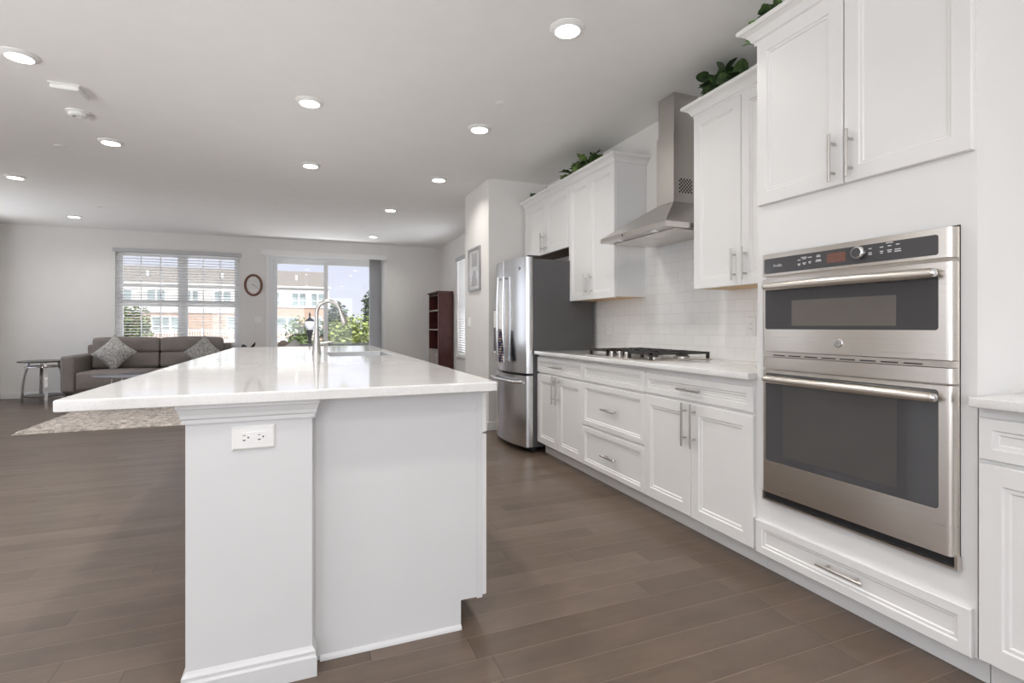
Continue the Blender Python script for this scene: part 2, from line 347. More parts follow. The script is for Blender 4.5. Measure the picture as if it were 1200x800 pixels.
def obj(name, mb, mat, parent=None, smooth=False, origin=None):
    bm = mb.bm
    bmesh.ops.remove_doubles(bm, verts=bm.verts[:], dist=1e-6)
    bmesh.ops.recalc_face_normals(bm, faces=bm.faces[:])
    me = bpy.data.meshes.new(name)
    if parent is not None:
        q = parent
        org = Vector(props[q.as_pointer()])
    else:
        if origin is None:
            xs = [v.co for v in bm.verts]
            org = Vector(((min(p.x for p in xs) + max(p.x for p in xs)) / 2, (min(p.y for p in xs) + max(p.y for p in xs)) / 2, min(p.z for p in xs)))
        else: org = Vector(origin)
    bmesh.ops.translate(bm, verts=bm.verts[:], vec=-org)
    bm.to_mesh(me); bm.free()
    me.materials.append(M[mat])
    if smooth:
        for p in me.polygons: p.use_smooth = True
        try: me.set_sharp_from_angle(angle=R(35))
        except Exception: pass
    o = bpy.data.objects.new(name, me); col.objects.link(o)
    props[o.as_pointer()] = tuple(org)
    if parent is not None: o.parent = parent
    else: o.location = org
    return o
def tag(o, label, cat, group=None):
    o['label'] = label; o['category'] = cat
    if group: o['group'] = group
    return o
def thing(name, label, cat, loc, group=None):
    o = bpy.data.objects.new(name, None); col.objects.link(o); o.location = loc; o.empty_display_size = 0.1
    props[o.as_pointer()] = tuple(loc)
    return tag(o, label, cat, group)
def struct(name, mb, mat, parent=None, smooth=False):
    o = obj(name, mb, mat, parent, smooth)
    if parent is None: o['kind'] = 'structure'
    return o
def sthing(name, loc):
    o = bpy.data.objects.new(name, None); col.objects.link(o); o.location = loc; props[o.as_pointer()] = tuple(loc); o['kind'] = 'structure'; return o
def bx(*a, **k): return MB().box(*a, **k)
def dup(root, loc, label=None):
    r = root.copy(); col.objects.link(r); r.location = loc
    if label: r['label'] = label
    for ch in list(root.children):
        c = ch.copy(); col.objects.link(c); c.parent = r
        for g in list(ch.children):
            d = g.copy(); col.objects.link(d); d.parent = c
    return r

# ------------------------------------------------------------------ the room
CEIL, XW, YF, XL, YB = 2.737, 2.56, 10.40, -4.40, -3.2
struct('floor', bx(XL - .2, XW + .2, YB - .2, YF + .2, -0.25, 0.0), 'floor')
struct('ceiling', bx(XL - .2, XW + .2, YB - .2, YF + .2, CEIL, CEIL + 0.3), 'ceiling')
def wall_y(name, y0, y1, x0, x1, holes):      # a wall across X with rectangular openings (x0,x1,z0,z1)
    m = MB(); xs = sorted({x0, x1, *[h[0] for h in holes], *[h[1] for h in holes]})
    for a, b in zip(xs, xs[1:]):
        hs = sorted([h for h in holes if h[0] <= a and h[1] >= b], key=lambda h: h[2]); z = 0
        for h in hs:
            if h[2] > z: m.box(a, b, y0, y1, z, h[2])
            z = h[3]
        if z < CEIL: m.box(a, b, y0, y1, z, CEIL)
    return struct(name, m, 'wall')
def wall_x(name, x0, x1, y0, y1, holes):
    m = MB(); ys_ = sorted({y0, y1, *[h[0] for h in holes], *[h[1] for h in holes]})
    for a, b in zip(ys_, ys_[1:]):
        hs = sorted([h for h in holes if h[0] <= a and h[1] >= b], key=lambda h: h[2]); z = 0
        for h in hs:
            if h[2] > z: m.box(x0, x1, a, b, z, h[2])
            z = h[3]
        if z < CEIL: m.box(x0, x1, a, b, z, CEIL)
    return struct(name, m, 'wall')
WIN = (-2.93, -1.10, 0.66, 2.41); DOOR = (-0.60, 1.42, 0.0, 2.42); RWIN = (8.12, 9.09, 0.61, 2.34)
wall_y('wall_far', YF, YF + .2, XL - .2, XW + .2, [WIN, DOOR])
wall_x('wall_right', XW, XW + .2, YB, YF, [RWIN])
wall_x('wall_left', XL - .2, XL, YB, YF, LWIN_ADDED)
wall_y('wall_back', YB - .2, YB, XL - .2, XW + .2, BWIN)
struct('wall_pantry', bx(1.845, XW, 5.30, 6.19, 0, CEIL), 'wall')
struct('wall_backsplash', bx(2.548, 2.5595, 1.80, 4.30, 0.5, 1.80), 'tile')
def baseboard(name, boxes):
    m = MB()
    for (x0, x1, y0, y1) in boxes: m.box(x0, x1, y0, y1, 0.001, 0.095, bevel=0.004)
    struct(name, m, 'trim')
baseboard('baseboard_far', [(XL, -0.68, YF - .014, YF - .0005), (1.50, XW, YF - .014, YF - .0005)])
baseboard('baseboard_left', [(XL + .0005, XL + .014, YB, YF - .014)])
baseboard('baseboard_right', [(XW - .014, XW - .0005, 6.205, YF - .014)])
baseboard('baseboard_pantry', [(1.831, 1.8445, 5.286, 6.19), (1.8445, 1.95, 5.286, 5.2995)])
for i, h in enumerate(BWIN):
    m = MB(); f = 0.05
    for a, b, c, d in ((h[0], h[0] + f, h[2], h[3]), (h[1] - f, h[1], h[2], h[3]), (h[0] + f, h[1] - f, h[2], h[2] + f), (h[0] + f, h[1] - f, h[3] - f, h[3]), (h[0] + f, h[1] - f, 1.35, 1.39)):
        m.box(a, b, YB - .12, YB - .06, c, d)
    struct('window_%d' % (i + 3), m, 'vinyl')

for i, h in enumerate(LWIN_ADDED):
    m = MB(); f = 0.05
    for a, b, c, d in ((h[0], h[0] + f, h[2], h[3]), (h[1] - f, h[1], h[2], h[3]), (h[0] + f, h[1] - f, h[2], h[2] + f), (h[0] + f, h[1] - f, h[3] - f, h[3]), (h[0] + f, h[1] - f, 1.35, 1.39)):
        m.box(XL - .12, XL - .06, a, b, c, d)
    struct('window_%d' % (i + 6), m, 'vinyl')  # frames of the unseen left-wall windows added to let in light
# ---- left window of the far wall
w1 = sthing('window_1', (-2.015, YF, WIN[2]))
m = MB(); x0, x1, z0, z1 = WIN; ya, yb = YF + .06, YF + .13
for a in (x0, -2.025, x1 - .055):
    wd = .09 if a == -2.025 else .055
    m.box(a, a + wd, ya, yb, z0, z1)
m.box(x0 + .055, x1 - .055, ya + .001, yb - .001, z0, z0 + .06); m.box(x0 + .055, x1 - .055, ya + .001, yb - .001, z1 - .06, z1)
obj('window_frame', m, 'vinyl', w1)
for (a, b) in ((x0 + .055, -2.025), (-1.935, x1 - .055)):
    m = MB(); m.box(a, b, ya + .01, yb - .02, 1.505, 1.555)
    for (c, d) in ((z0 + .06, 1.505), (1.555, z1 - .06)):
        for (p, q, r_, s_) in ((a, a + .03, c, d), (b - .03, b, c, d), (a + .03, b - .03, c, c + .03), (a + .03, b - .03, d - .03, d)):
            m.box(p, q, ya + .015, yb - .025, r_, s_)
        for k in (1, 2):
            xm = a + (b - a) * k / 3; m.box(xm - .008, xm + .008, ya + .03, yb - .03, c + .03, d - .03)
    sh = obj('window_sash', m, 'vinyl', w1)
    obj('pane', bx(a + .03, b - .03, ya + .034, ya + .038, z0 + .06, z1 - .06), 'glass', sh)
obj('window_sill', bx(x0 - .0, x1 + .0, YF - .02, ya, z0 - .02 + .021, z0 + .022, bevel=.003), 'trim', w1)

bl = thing('window_blind', 'white horizontal slat blind open across the wide far window behind the sofa', 'blind', (-2.015, YF + .03, WIN[2] + .03))
obj('headrail', bx(x0 - .03, x1 + .03, YF - .035, YF - .002, 2.375, 2.435, bevel=.003), 'headrail', bl)
m = MB(); z = z0 + .11; 
while z < 2.38:
    t = R(-9)
    c, s_ = math.cos(t) * .024, math.sin(t) * .024
    for (a, b) in ((x0 + .012, x1 - .012),):
        m.loops([[(a, YF + .028 - c, z - s_ - .0016), (a, YF + .028 + c, z + s_ - .0016), (a, YF + .028 + c, z + s_ + .0016), (a, YF + .028 - c, z - s_ + .0016)],
                 [(b, YF + .028 - c, z - s_ - .0016), (b, YF + .028 + c, z + s_ - .0016), (b, YF + .028 + c, z + s_ + .0016), (b, YF + .028 - c, z - s_ + .0016)]])
    z += .047
obj('slats', m, 'blind', bl)
obj('bottom_rail', bx(x0 + .012, x1 - .012, YF + .004, YF + .052, z0 + .045, z0 + .065, bevel=.003), 'blind', bl)
for xx in (-2.62, -2.3, -1.72, -1.38):
    obj('ladder_cord', MB().tube([(xx, YF + .001, z0 + .05), (xx, YF + .001, 2.38)], .0016, 6), 'blind', bl)

# ---- sliding door
d1 = sthing('door_1', (0.4, YF, 0))
m = MB(); a, b, c, d = DOOR
m.box(a, a + .05, YF + .02, YF + .16, 0, d); m.box(b - .05, b, YF + .02, YF + .16, 0, d); m.box(a + .05, b - .05, YF + .02, YF + .16, d - .06, d); m.box(a + .05, b - .05, YF + .02, YF + .16, 0, .04)
obj('door_frame', m, 'vinyl', d1)
for nm, (p, q, y0, g0, g1) in {'fixed': (-.55, .40, YF + .09, -.484, .323), 'slide': (.33, 1.37, YF + .04, .399, 1.30)}.items():
    m = MB(); m.box(p, g0, y0, y0 + .04, .04, 2.36); m.box(g1, q, y0, y0 + .04, .04, 2.36); m.box(g0, g1, y0, y0 + .04, 2.295, 2.36); m.box(g0, g1, y0, y0 + .04, .04, .16)
    pn = obj('door_panel', m, 'vinyl', d1)
    obj('pane', bx(g0, g1, y0 + .017, y0 + .022, .16, 2.295), 'glass', pn)
    if nm == 'slide': pass
obj('door_handle', MB().tube([(-.515, YF + .088, .98), (-.515, YF + .055, 1.0), (-.515, YF + .05, 1.1), (-.515, YF + .055, 1.2), (-.515, YF + .088, 1.22)], .009, 8), 'vinyl', d1, True)
m = MB(); cw = .065
m.box(a - cw, a, YF - .016, YF - .0005, .001, d + cw, bevel=.003); m.box(b, b + cw, YF - .016, YF - .0005, .001, d + cw, bevel=.003); m.box(a, b, YF - .016, YF - .0005, d, d + cw, bevel=.003)
struct('trim_1', m, 'trim')
vb = thing('vertical_blind', 'grey vertical vane blind gathered at right of the sliding glass door, white valance', 'blind', (1.25, YF - .08, .05))
m = MB(); m.box(-.74, 1.47, YF - .115, YF - .10, 2.425, 2.52, bevel=.002); m.box(-.74, -.725, YF - .10, YF - .017, 2.425, 2.52); m.box(1.455, 1.47, YF - .10, YF - .017, 2.425, 2.52)
obj('valance', m, 'trim', vb)
obj('track', bx(-.70, 1.43, YF - .085, YF - .04, 2.47, 2.50), 'vinyl', vb)
for k in range(14):
    xx = 1.15 + k * .0165
    mm = MB(); w_ = .044; zz = (.05, 2.47); th = .0012
    prof = []
    for u in (-1, -.5, 0, .5, 1): prof.append((xx + .010 * (1 - u * u), YF - .062 + u * w_))
    ring = prof + [(x + 2 * th, y) for x, y in prof[::-1]]
    mm.loops([[(x, y, z) for x, y in ring] for z in zz])
    obj('vane', mm, 'vane', vb, True)
obj('pull_chain', MB().tube([(1.45, YF - .05, 1.0), (1.45, YF - .05, 2.46)], .003, 6), 'vinyl', vb)

# ---- right window
w2 = sthing('window_2', (XW, 8.6, RWIN[2])); m = MB(); a, b, c, d = RWIN
for p, q, r_, s_ in ((a, a + .05, c, d), (b - .05, b, c, d), (a + .05, b - .05, c, c + .05), (a + .05, b - .05, d - .05, d), (a + .05, b - .05, 1.45, 1.5)): m.box(XW + .08, XW + .14, p, q, r_, s_)
obj('window_frame', m, 'vinyl', w2); obj('pane', bx(XW + .105, XW + .11, a + .05, b - .05, c + .05, d - .05), 'glass', w2)
obj('window_sill', bx(XW - .03, XW + .075, a - .03, b + .03, c - .03, c - .002, bevel=.003), 'trim', w2)
b2 = thing('window_blind', 'white slat blind nearly closed over the narrow window beside the dark bookcase', 'blind', (XW, 8.6, c))
obj('headrail', bx(XW - .03, XW - .002, a - .02, b + .02, d - .05, d + .03, bevel=.003), 'headrail', b2)
m = MB(); z = c + .06
while z < d - .06:
    t = R(52); cy, sy = math.cos(t) * .024, math.sin(t) * .024
    pr = [(XW + .03 - cy, z + sy), (XW + .03 + cy, z - sy), (XW + .0325 + cy, z - sy), (XW + .0325 - cy, z + sy)]
    m.loops([[(x, y, zz) for x, zz in pr] for y in (a + .01, b - .01)]); z += .042
obj('slats', m, 'blind', b2); obj('bottom_rail', bx(XW + .008, XW + .05, a + .01, b - .01, c + .01, c + .03), 'blind', b2)

# ------------------------------------------------------------------ cabinetry
DOORP = [(0, -.004), (.003, 0), (.058, 0), (.062, -.006), (.073, -.006), (.078, -.011)]
DRAWP = [(0, -.004), (.003, 0), (.034, 0), (.038, -.006), (.047, -.006), (.051, -.011)]
UPP = [(0, -.004), (.003, 0), (.056, 0), (.060, -.005), (.068, -.005), (.072, -.010)]
def front(name, par, X, y0, y1, z0, z1, prof, sgn=-1):
    if sgn < 0: o = obj(name, MB().panel((X, y1, z0), (0, -1, 0), (0, 0, 1), (-1, 0, 0), y1 - y0, z1 - z0, prof, .0195), 'cabinet', par)
    else: o = obj(name, MB().panel((X, y0, z0), (0, 1, 0), (0, 0, 1), (1, 0, 0), y1 - y0, z1 - z0, prof, .0195), 'cabinet', par)
    return o
def pull(par, X, y, z, length, vertical, sgn=-1, inset=None):
    m = MB(); o = X + sgn * .032; h = length / 2; q = length / 2 - (inset or length * .19)
    if vertical:
        m.tube([(o, y, z - h), (o, y, z + h)], .006, 10)
        for k in (-q, q): m.tube([(X - sgn * .0005, y, z + k), (o, y, z + k)], .005, 8)
    else:
        m.tube([(o, y - h, z), (o, y + h, z)], .006, 10)
        for k in (-q, q): m.tube([(X - sgn * .0005, y + k, z), (o, y + k, z)], .005, 8)
    obj('handle', m, 'nickel', par, True)
XD = 1.92           # face of the base doors
XK = 2.005          # toe kick
def base_unit(name, label, y0, y1, spec, ends=()):
    t = thing(name, label, 'cabinet', ((XD + XW) / 2, (y0 + y1) / 2, 0), 'white base cabinets along the tiled wall')
    m = MB(); m.box(XD + .02, XW - .002, y0 + .0005, y1 - .0005, .10, .884)
    obj('body', m, 'cabinet', t)
    obj('toe_kick', bx(XK, XK + .02, y0 + .0005, y1 - .0005, .001, .0995), 'cabinet', t)
    for kind, a, b, c, d, hd in spec:
        f = front('drawer_front' if kind == 'drawer' else 'door', t, XD, a, b, c, d, DRAWP if kind == 'drawer' else DOORP)
        for hh in hd: pull(f, XD, *hh)
    return t
g = .0025
base_unit('base_cabinet', 'white base cabinet with two narrow doors next to the steel refrigerator', 3.392, 4.205, [
    ('drawer', 3.392 + g, 4.198, .728, .862, [(3.80, .793, .19, False)]),
    ('door', 3.80 + g, 4.198, .108, .712, [(3.843, .605, .235, True)]), ('door', 3.392 + g, 3.80 - g, .108, .712, [(3.765, .605, .235, True)])])
base_unit('drawer_cabinet', 'white three-drawer base cabinet under the gas cooktop', 2.634, 3.392, [
    ('drawer', 2.634 + g, 3.392 - g, .728, .862, []),
    ('drawer', 2.634 + g, 3.392 - g, .405, .712, [(3.0, .557, .175, False)]), ('drawer', 2.634 + g, 3.392 - g, .108, .390, [(3.0, .240, .175, False)])])
base_unit('base_cabinet', 'white base cabinet with two wide doors next to the double wall oven', 1.798, 2.634, [
    ('drawer', 1.806, 2.634 - g, .732, .850, [(2.21, .790, .18, False)]),
    ('door', 2.222 + g, 2.634 - g, .108, .718, [(2.258, .602, .235, True)]), ('door', 1.806, 2.222 - g, .103, .718, [(2.188, .602, .235, True)])])
base_unit('base_cabinet', 'white base cabinet at right edge of frame, on near side of the ovens', 0.25, 0.952, [
    ('drawer', .25, .944, .725, .852, [(.6, .79, .19, False)]), ('door', .60 + g, .944, .108, .712, [(.635, .60, .235, True)]), ('door', .25, .60 - g, .108, .712, [(.565, .60, .235, True)])])

def counter(name, label, x0, x1, y0, y1, z0, z1):
    o = obj(name, bx(x0, x1, y0, y1, z0, z1, bevel=.004, seg=3), 'quartz', None, True); tag(o, label, 'countertop'); return o
counter('countertop', 'white quartz countertop along the tiled wall under the range hood', 1.885, 2.547, 1.803, 4.19, .8845, .915)
counter('countertop', 'short white quartz countertop at right edge of frame beside the ovens', 1.883, 2.559, .25, .952, .8845, .915)

# ---- oven tower
YT0, YT1 = .955, 1.797; XF = 1.94
tw = thing('oven_cabinet', 'tall white oven cabinet enclosing the stainless double wall oven', 'cabinet', (2.25, (YT0 + YT1) / 2, 0))
m = MB(); OV = (.999, 1.746, .362, 1.455)     # opening of the oven
m.box(XF, XW - .002, YT0, OV[0], .10, 2.44); m.box(XF, XW - .002, OV[1], YT1, .10, 2.44)
m.box(XF, XW - .002, OV[0], OV[1], .10, OV[2]); m.box(XF, XW - .002, OV[0], OV[1], OV[3], 2.44); m.box(XW - .02, XW - .002, OV[0], OV[1], OV[2], OV[3])
obj('body', m, 'cabinet', tw)
obj('toe_kick', bx(XK, XK + .02, YT0, YT1, .001, .0995), 'cabinet', tw)
f = front('drawer_front', tw, XD, .963, 1.792, .098, .250, DRAWP); pull(f, XD, 1.373, .184, .185, False)
f = front('door', tw, XD, 1.376, 1.784, 1.680, 2.425, UPP); pull(f, XD, 1.409, 1.785, .183, True)
f = front('door', tw, XD, .960, 1.371, 1.680, 2.425, UPP); pull(f, XD, 1.340, 1.785, .178, True)
CROWN = [(0, 0), (0, .012), (.010, .018), (.014, .030), (.026, .046), (.042, .056), (.052, .060), (.056, .066), (.056, .078), (-.02, .078), (-.02, 0)]
def crown_run(m, X, y0, y1, z, end0=False, end1=False):
    # moulding along Y at face X (projects to -X), mitred returns at the ends
    pr = CROWN
    m.loops([[(X - a, y0 - (a if end0 else 0), z + b) for a, b in pr], [(X - a, y1 + (a if end1 else 0), z + b) for a, b in pr]])
def crown_return(m, y, X0, X1, z, sg):
    pr = CROWN
    m.loops([[(X0 - a, y + sg * a, z + b) for a, b in pr], [(X1, y + sg * a, z + b) for a, b in pr]])
m = MB(); crown_run(m, XD + .001, YT0, YT1, 2.418, True, True); crown_return(m, YT1, XD + .001, 2.245, 2.418, 1); crown_return(m, YT0, XD + .001, XW - .002, 2.418, -1)
obj('crown', m, 'cabinet', tw)

# ---- uppers
XU = 2.255; XC = XU + .02
def upper(name, label, y0, y1, z0, z1, split, hs, under='maple'):
    t = thing(name, label, 'cabinet', ((XU + XW) / 2, (y0 + y1) / 2, z0), 'white wall cabinets along the tiled wall')
    obj('body', bx(XC, XW - .002, y0 + .0005, y1 - .0005, z0 + .006, z1), 'cabinet', t)
    obj('bottom_panel', bx(XC + .002, XW - .003, y0 + .004, y1 - .004, z0 + .003, z0 + .0055), under, t)
    for (a, b), h in zip(((split + .002, y1 - .004), (y0 + .004, split - .002)), hs):
        f = front('door', t, XU, a, b, z0, z1 - .012, UPP); pull(f, XU, *h)
    return t
upper('wall_cabinet', 'short white wall cabinet with two doors above the refrigerator', 4.235, 5.275, 1.865, 2.425, 4.742, [(4.79, 1.985, .19, True), (4.70, 1.985, .19, True)], 'darkwood')
upper('wall_cabinet', 'tall white two-door wall cabinet between refrigerator and range hood', 3.475, 4.233, 1.362, 2.425, 3.865, [(3.905, 1.49, .185, True), (3.815, 1.49, .185, True)])
upper('wall_cabinet', 'tall white two-door wall cabinet between range hood and oven cabinet', 1.80, 2.585, 1.362, 2.44, 2.203, [(2.245, 1.48, .18, True), (2.168, 1.48, .18, True)])
# applied end panel of the cabinet beside the hood, seen face-on
m = MB(); crown_run(m, XU + .001, 3.475, 5.275, 2.413, True, False); crown_return(m, 3.475, XU + .001, XW - .002, 2.413, -1); struct('trim_2', m, 'cabinet')
m = MB(); crown_run(m, XU + .001, 1.80, 2.585, 2.428, False, True); crown_return(m, 2.585, XU + .001, XW - .002, 2.428, 1); struct('trim_3', m, 'cabinet')

# ---- double wall oven
ov = thing('wall_oven', 'stainless steel double wall oven with microwave above, built into white cabinet', 'oven', (2.2, 1.365, OV[2]))
obj('housing', bx(XF + .012, 2.50, OV[0] + .003, OV[1] - .003, OV[2] + .003, OV[3] - .003), 'gray_plastic', ov)
XO = 1.90
def steel_front(name, z0, z1, hole=None, y0=1.0035, y1=1.738, par=ov, mat='steel'):
    """a curved-edge front; rounded right and left vertical edges, optional glass recess"""
    m = MB(); r = .016
    pr = [(1.934, y0)] + [(XO + r - r * math.sin(R(a)), y0 + r - r * math.cos(R(a))) for a in (0, 22, 45, 67, 90)] + [(XO + r - r * math.cos(R(a)), y1 - r + r * math.sin(R(a))) for a in (0, 22, 45, 67, 90)] + [(1.934, y1)]
    m.loops([[(x, y, z) for x, y in pr] for z in (z0, z1)])
    return obj(name, m, mat, par, True)
def rrect(y0, y1, z0, z1, r, n=5):
    pts = []
    for cy, cz, a0 in ((y1 - r, z1 - r, 0), (y0 + r, z1 - r, 90), (y0 + r, z0 + r, 180), (y1 - r, z0 + r, 270)):
        for k in range(n): 
            a = R(a0 + 90 * k / (n - 1)); pts.append((cy + r * math.cos(a), cz + r * math.sin(a)))
    return pts
def slab(par, name, mat, y0, y1, z0, z1, r, x0, x1, **k):
    pr = rrect(y0, y1, z0, z1, r)
    return obj(name, MB().loops([[(x, y, z) for y, z in pr] for x in (x0, x1)]), mat, par)
obj('flange', bx(1.9345, 1.9395, 1.0005, 1.7465, .364, 1.4495), 'steel', ov)
cp = steel_front('control_panel', 1.352, 1.448)
slab(cp, 'panel_glass', 'panel_glass', 1.04, 1.722, 1.362, 1.428, .008, XO - .0012, XO + .002)
slab(cp, 'display', 'red_display', 1.347, 1.424, 1.378, 1.415, .002, XO - .0018, XO)
m = MB(); m.lathe([(.018, XO - .002), (.018, XO - .012), (.024, XO - .014), (.024, XO - .019), (.0205, XO - .026), (.019, XO - .027)], (0, 1.292, 1.401), 'X', 28); obj('control_knob', m, 'chrome', cp, True)
obj('knob_cap', MB().lathe([(.0175, XO - .0268), (.0175, XO - .0282)], (0, 1.292, 1.401), 'X', 28), 'gray_plastic', cp, True)
for y, z, w in ((1.525, 1.414, .026), (1.547, 1.405, .014), (1.523, 1.408, .018), (1.498, 1.411, .018), (1.46, 1.414, .016), (1.547, 1.389, .014), (1.523, 1.391, .016), (1.498, 1.393, .012), (1.46, 1.396, .020),
                (1.547, 1.384, .010), (1.523, 1.386, .010), (1.498, 1.388, .008), (1.46, 1.391, .026), (1.46, 1.409, .018), (1.257, 1.412, .012), (1.257, 1.397, .012), (1.257, 1.391, .013),
                (1.217, 1.412, .012), (1.19, 1.413, .012), (1.163, 1.415, .012), (1.19, 1.424, .024), (1.217, 1.397, .012), (1.19, 1.398, .016), (1.163, 1.398, .020), (1.217, 1.391, .008), (1.19, 1.392, .012), (1.163, 1.391, .022)):
    obj('key_legend', bx(XO - .0017, XO - .0005, y - w / 2, y + w / 2, z - .00175, z + .00175), 'marks', cp)
def text_mesh(s, size, par, mat, name, at, depth=.0006, italic=False):
    cu = bpy.data.curves.new('txt', 'FONT'); cu.body = s; cu.size = size; cu.extrude = depth; cu.align_x = 'CENTER'; cu.align_y = 'CENTER'
    if italic: cu.shear = .25
    to = bpy.data.objects.new('txt', cu); col.objects.link(to); dg = bpy.context.evaluated_depsgraph_get()
    me = bpy.data.meshes.new_from_object(to.evaluated_get(dg)); bpy.data.objects.remove(to)
    mt = Matrix.Translation(at) @ Matrix.Rotation(R(-90), 4, 'Z') @ Matrix.Rotation(R(90), 4, 'X')
    me.transform(mt); me.transform(Matrix.Translation(-Vector(props[par.as_pointer()])))
    me.materials.clear(); me.materials.append(M[mat]); me.name = name
    o = bpy.data.objects.new(name, me); col.objects.link(o); o.parent = par; props[o.as_pointer()] = props[par.as_pointer()]; return o
text_mesh('Profile', .017, cp, 'marks', 'lettering', (XO - .0016, 1.652, 1.394))
dr1 = steel_front('microwave_door', 1.022, 1.338)
slab(dr1, 'door_glass', 'oven_glass', 1.04, 1.716, 1.118, 1.318, .010, XO - .0015, XO + .002)
slab(dr1, 'window_screen', 'oven_screen', 1.168, 1.582, 1.133, 1.240, .004, XO - .0022, XO - .0006)
def oven_handle(par, z, y0=1.038, y1=1.688):
    m = MB(); n = 14; ps = []; rs = []
    for k in range(n + 1):
        u = k / n; y = y0 + (y1 - y0) * u; ps.append((XO - .034 - .010 * (1 - (2 * u - 1) ** 2), y, z)); rs.append(.0165)
    rs[0] = rs[-1] = .0155
    m.tube(ps, rs, 14)
    for y in (y0 + .014, y1 - .014): m.tube([(XO - .0005, y, z), (XO - .032, y, z)], .011, 12)
    obj('handle', m, 'steel', par, True)
    for y, sg in ((y0, -1), (y1, 1)): obj('handle_cap', MB().lathe([(.0155, y + sg * .0002), (.0148, y + sg * .004), (.011, y + sg * .009), (.005, y + sg * .011)], (XO - .034, 0, z), 'Y', 14), 'chrome', par, True)
oven_handle(dr1, 1.302)
def badge(par, y, z, x, r=.017):
    m = MB().lathe([(r, x + .001), (r, x - .002), (r * .86, x - .003), (r * .84, x - .0022), (r * .2, x - .0022)], (0, y, z), 'X', 28); b = obj('badge', m, 'chrome', par, True)
    text_mesh('GE', r * .95, par, 'frame_silver', 'monogram', (x - .0026, y, z), .0008, True)
badge(dr1, 1.378, 1.066, XO)
vt = steel_front('vent_trim', .948, .996)
m = MB(); m.box(XO + .006, 1.934, 1.006, 1.735, .999, 1.019); obj('vent_strip', m, 'steel', ov)
y = 1.09
while y < 1.66: obj('vent_slot', bx(XO + .0045, XO + .0065, y, y + .058, 1.003, 1.0075), 'black', ov); y += .076
dr2 = steel_front('oven_door', .398, .940)
slab(dr2, 'door_glass', 'oven_glass', 1.04, 1.714, .540, .926, .010, XO - .0015, XO + .002)
slab(dr2, 'window_screen', 'oven_inner', 1.165, 1.625, .572, .880, .004, XO - .0022, XO - .0006)
oven_handle(dr2, .902)
m = MB(); m.box(1.925, 1.934, 1.004, 1.738, .3645, .397); obj('bottom_vent', m, 'black', ov)
m = MB(); m.box(1.912, 1.9385, .994, 1.745, .356, .3635); m.box(1.912, 1.934, .994, 1.0025, .3636, .40); m.box(1.912, 1.934, 1.739, 1.745, .3636, .40); obj('bottom_trim', m, 'steel', ov)

# ---- range hood
hd = thing('range_hood', 'stainless steel chimney range hood mounted above the gas cooktop', 'range hood', (2.30, 2.99, 1.745))
YH0, YH1, XH, ZH = 2.60, 3.355, 2.055, 1.750
CX, CY0, CY1 = 2.335, 2.868, 3.052
m = MB(); xb = 2.546
m.loops([[(XH, YH0, ZH), (XH, YH1, ZH), (xb, YH1, ZH), (xb, YH0, ZH)], [(XH, YH0, ZH + .033), (XH, YH1, ZH + .033), (xb, YH1, ZH + .033), (xb, YH0, ZH + .033)],
         [(CX, CY0, 1.985), (CX, CY1, 1.985), (xb, CY1, 1.985), (xb, CY0, 1.985)]], True, True)
can = obj('canopy', m, 'steel_v', hd)
obj('chimney_lower', bx(CX, xb, CY0, CY1, 1.986, 2.46), 'steel_v', hd)
ch = obj('chimney_upper', bx(CX + .009, xb, CY0 + .008, CY1 - .008, 2.461, CEIL - .001), 'steel_v', hd)
m = MB()
for i in range(9):
    for k in range(8):
        if (i + k) % 2 == 0: m.box(CX + .045 + i * .0125, CX + .0565 + i * .0125, CY0 - .0012, CY0 + .0004, 2.05 + k * .0125, 2.0615 + k * .0125)
obj('vent_holes', m, 'black', hd)
for a, b in ((YH0 + .03, 2.976), (2.982, YH1 - .03)): obj('grease_filter', bx(XH + .09, 2.52, a, b, ZH - .006, ZH - .0005, bevel=.002), 'steel', hd)
for y in (2.78, 3.18): obj('hood_light', MB().lathe([(.030, ZH), (.030, ZH - .004), (.022, ZH - .006), (.01, ZH - .004)], (XH + .055, y, 0), 'Z', 20), 'chrome', hd, True)
for k in range(4): obj('control_button', MB().tube([(XH - .0002, 2.96 + k * .035, ZH + .017), (XH - .004, 2.96 + k * .035, ZH + .017)], .0065, 10), 'black' if k == 3 else 'chrome', hd, True)

# ---- cooktop
ck = thing('cooktop', 'stainless gas cooktop with black grates set into the tiled-wall countertop', 'cooktop', (2.2, 3.02, .915))
obj('pan', bx(1.955, 2.46, 2.645, 3.405, .9153, .922, bevel=.003), 'steel', ck)
for (y0, y1) in ((2.655, 2.90), (2.905, 3.145), (3.15, 3.395)):
    m = MB(); x0 = 1.985 if y0 < 2.7 or y0 > 3.1 else 2.10; x1 = 2.45; z0, z1 = .952, .966
    for y in (y0, y1 - .012): m.box(x0, x1, y, y + .012, z0, z1)
    for x in (x0, (x0 + x1) / 2 - .006, x1 - .012): m.box(x, x + .012, y0, y1, z0, z1 - .0005)
    yc = (y0 + y1) / 2
    for x in (x0 + .05, x0 + .12, x1 - .17, x1 - .10): m.box(x, x + .010, y0 + .012, yc - .03, z0, z1 + .001); m.box(x, x + .010, yc + .03, y1 - .012, z0, z1 + .001)
    m.box(x0 + .012, x0 + .09, yc - .005, yc + .005, z0, z1 + .001); m.box(x1 - .09, x1 - .012, yc - .005, yc + .005, z0, z1 + .001)
    for x in (x0, x1 - .016):
        for y in (y0, y1 - .016): m.box(x, x + .016, y, y + .016, .922, z0)
    obj('grate', m, 'castiron', ck)
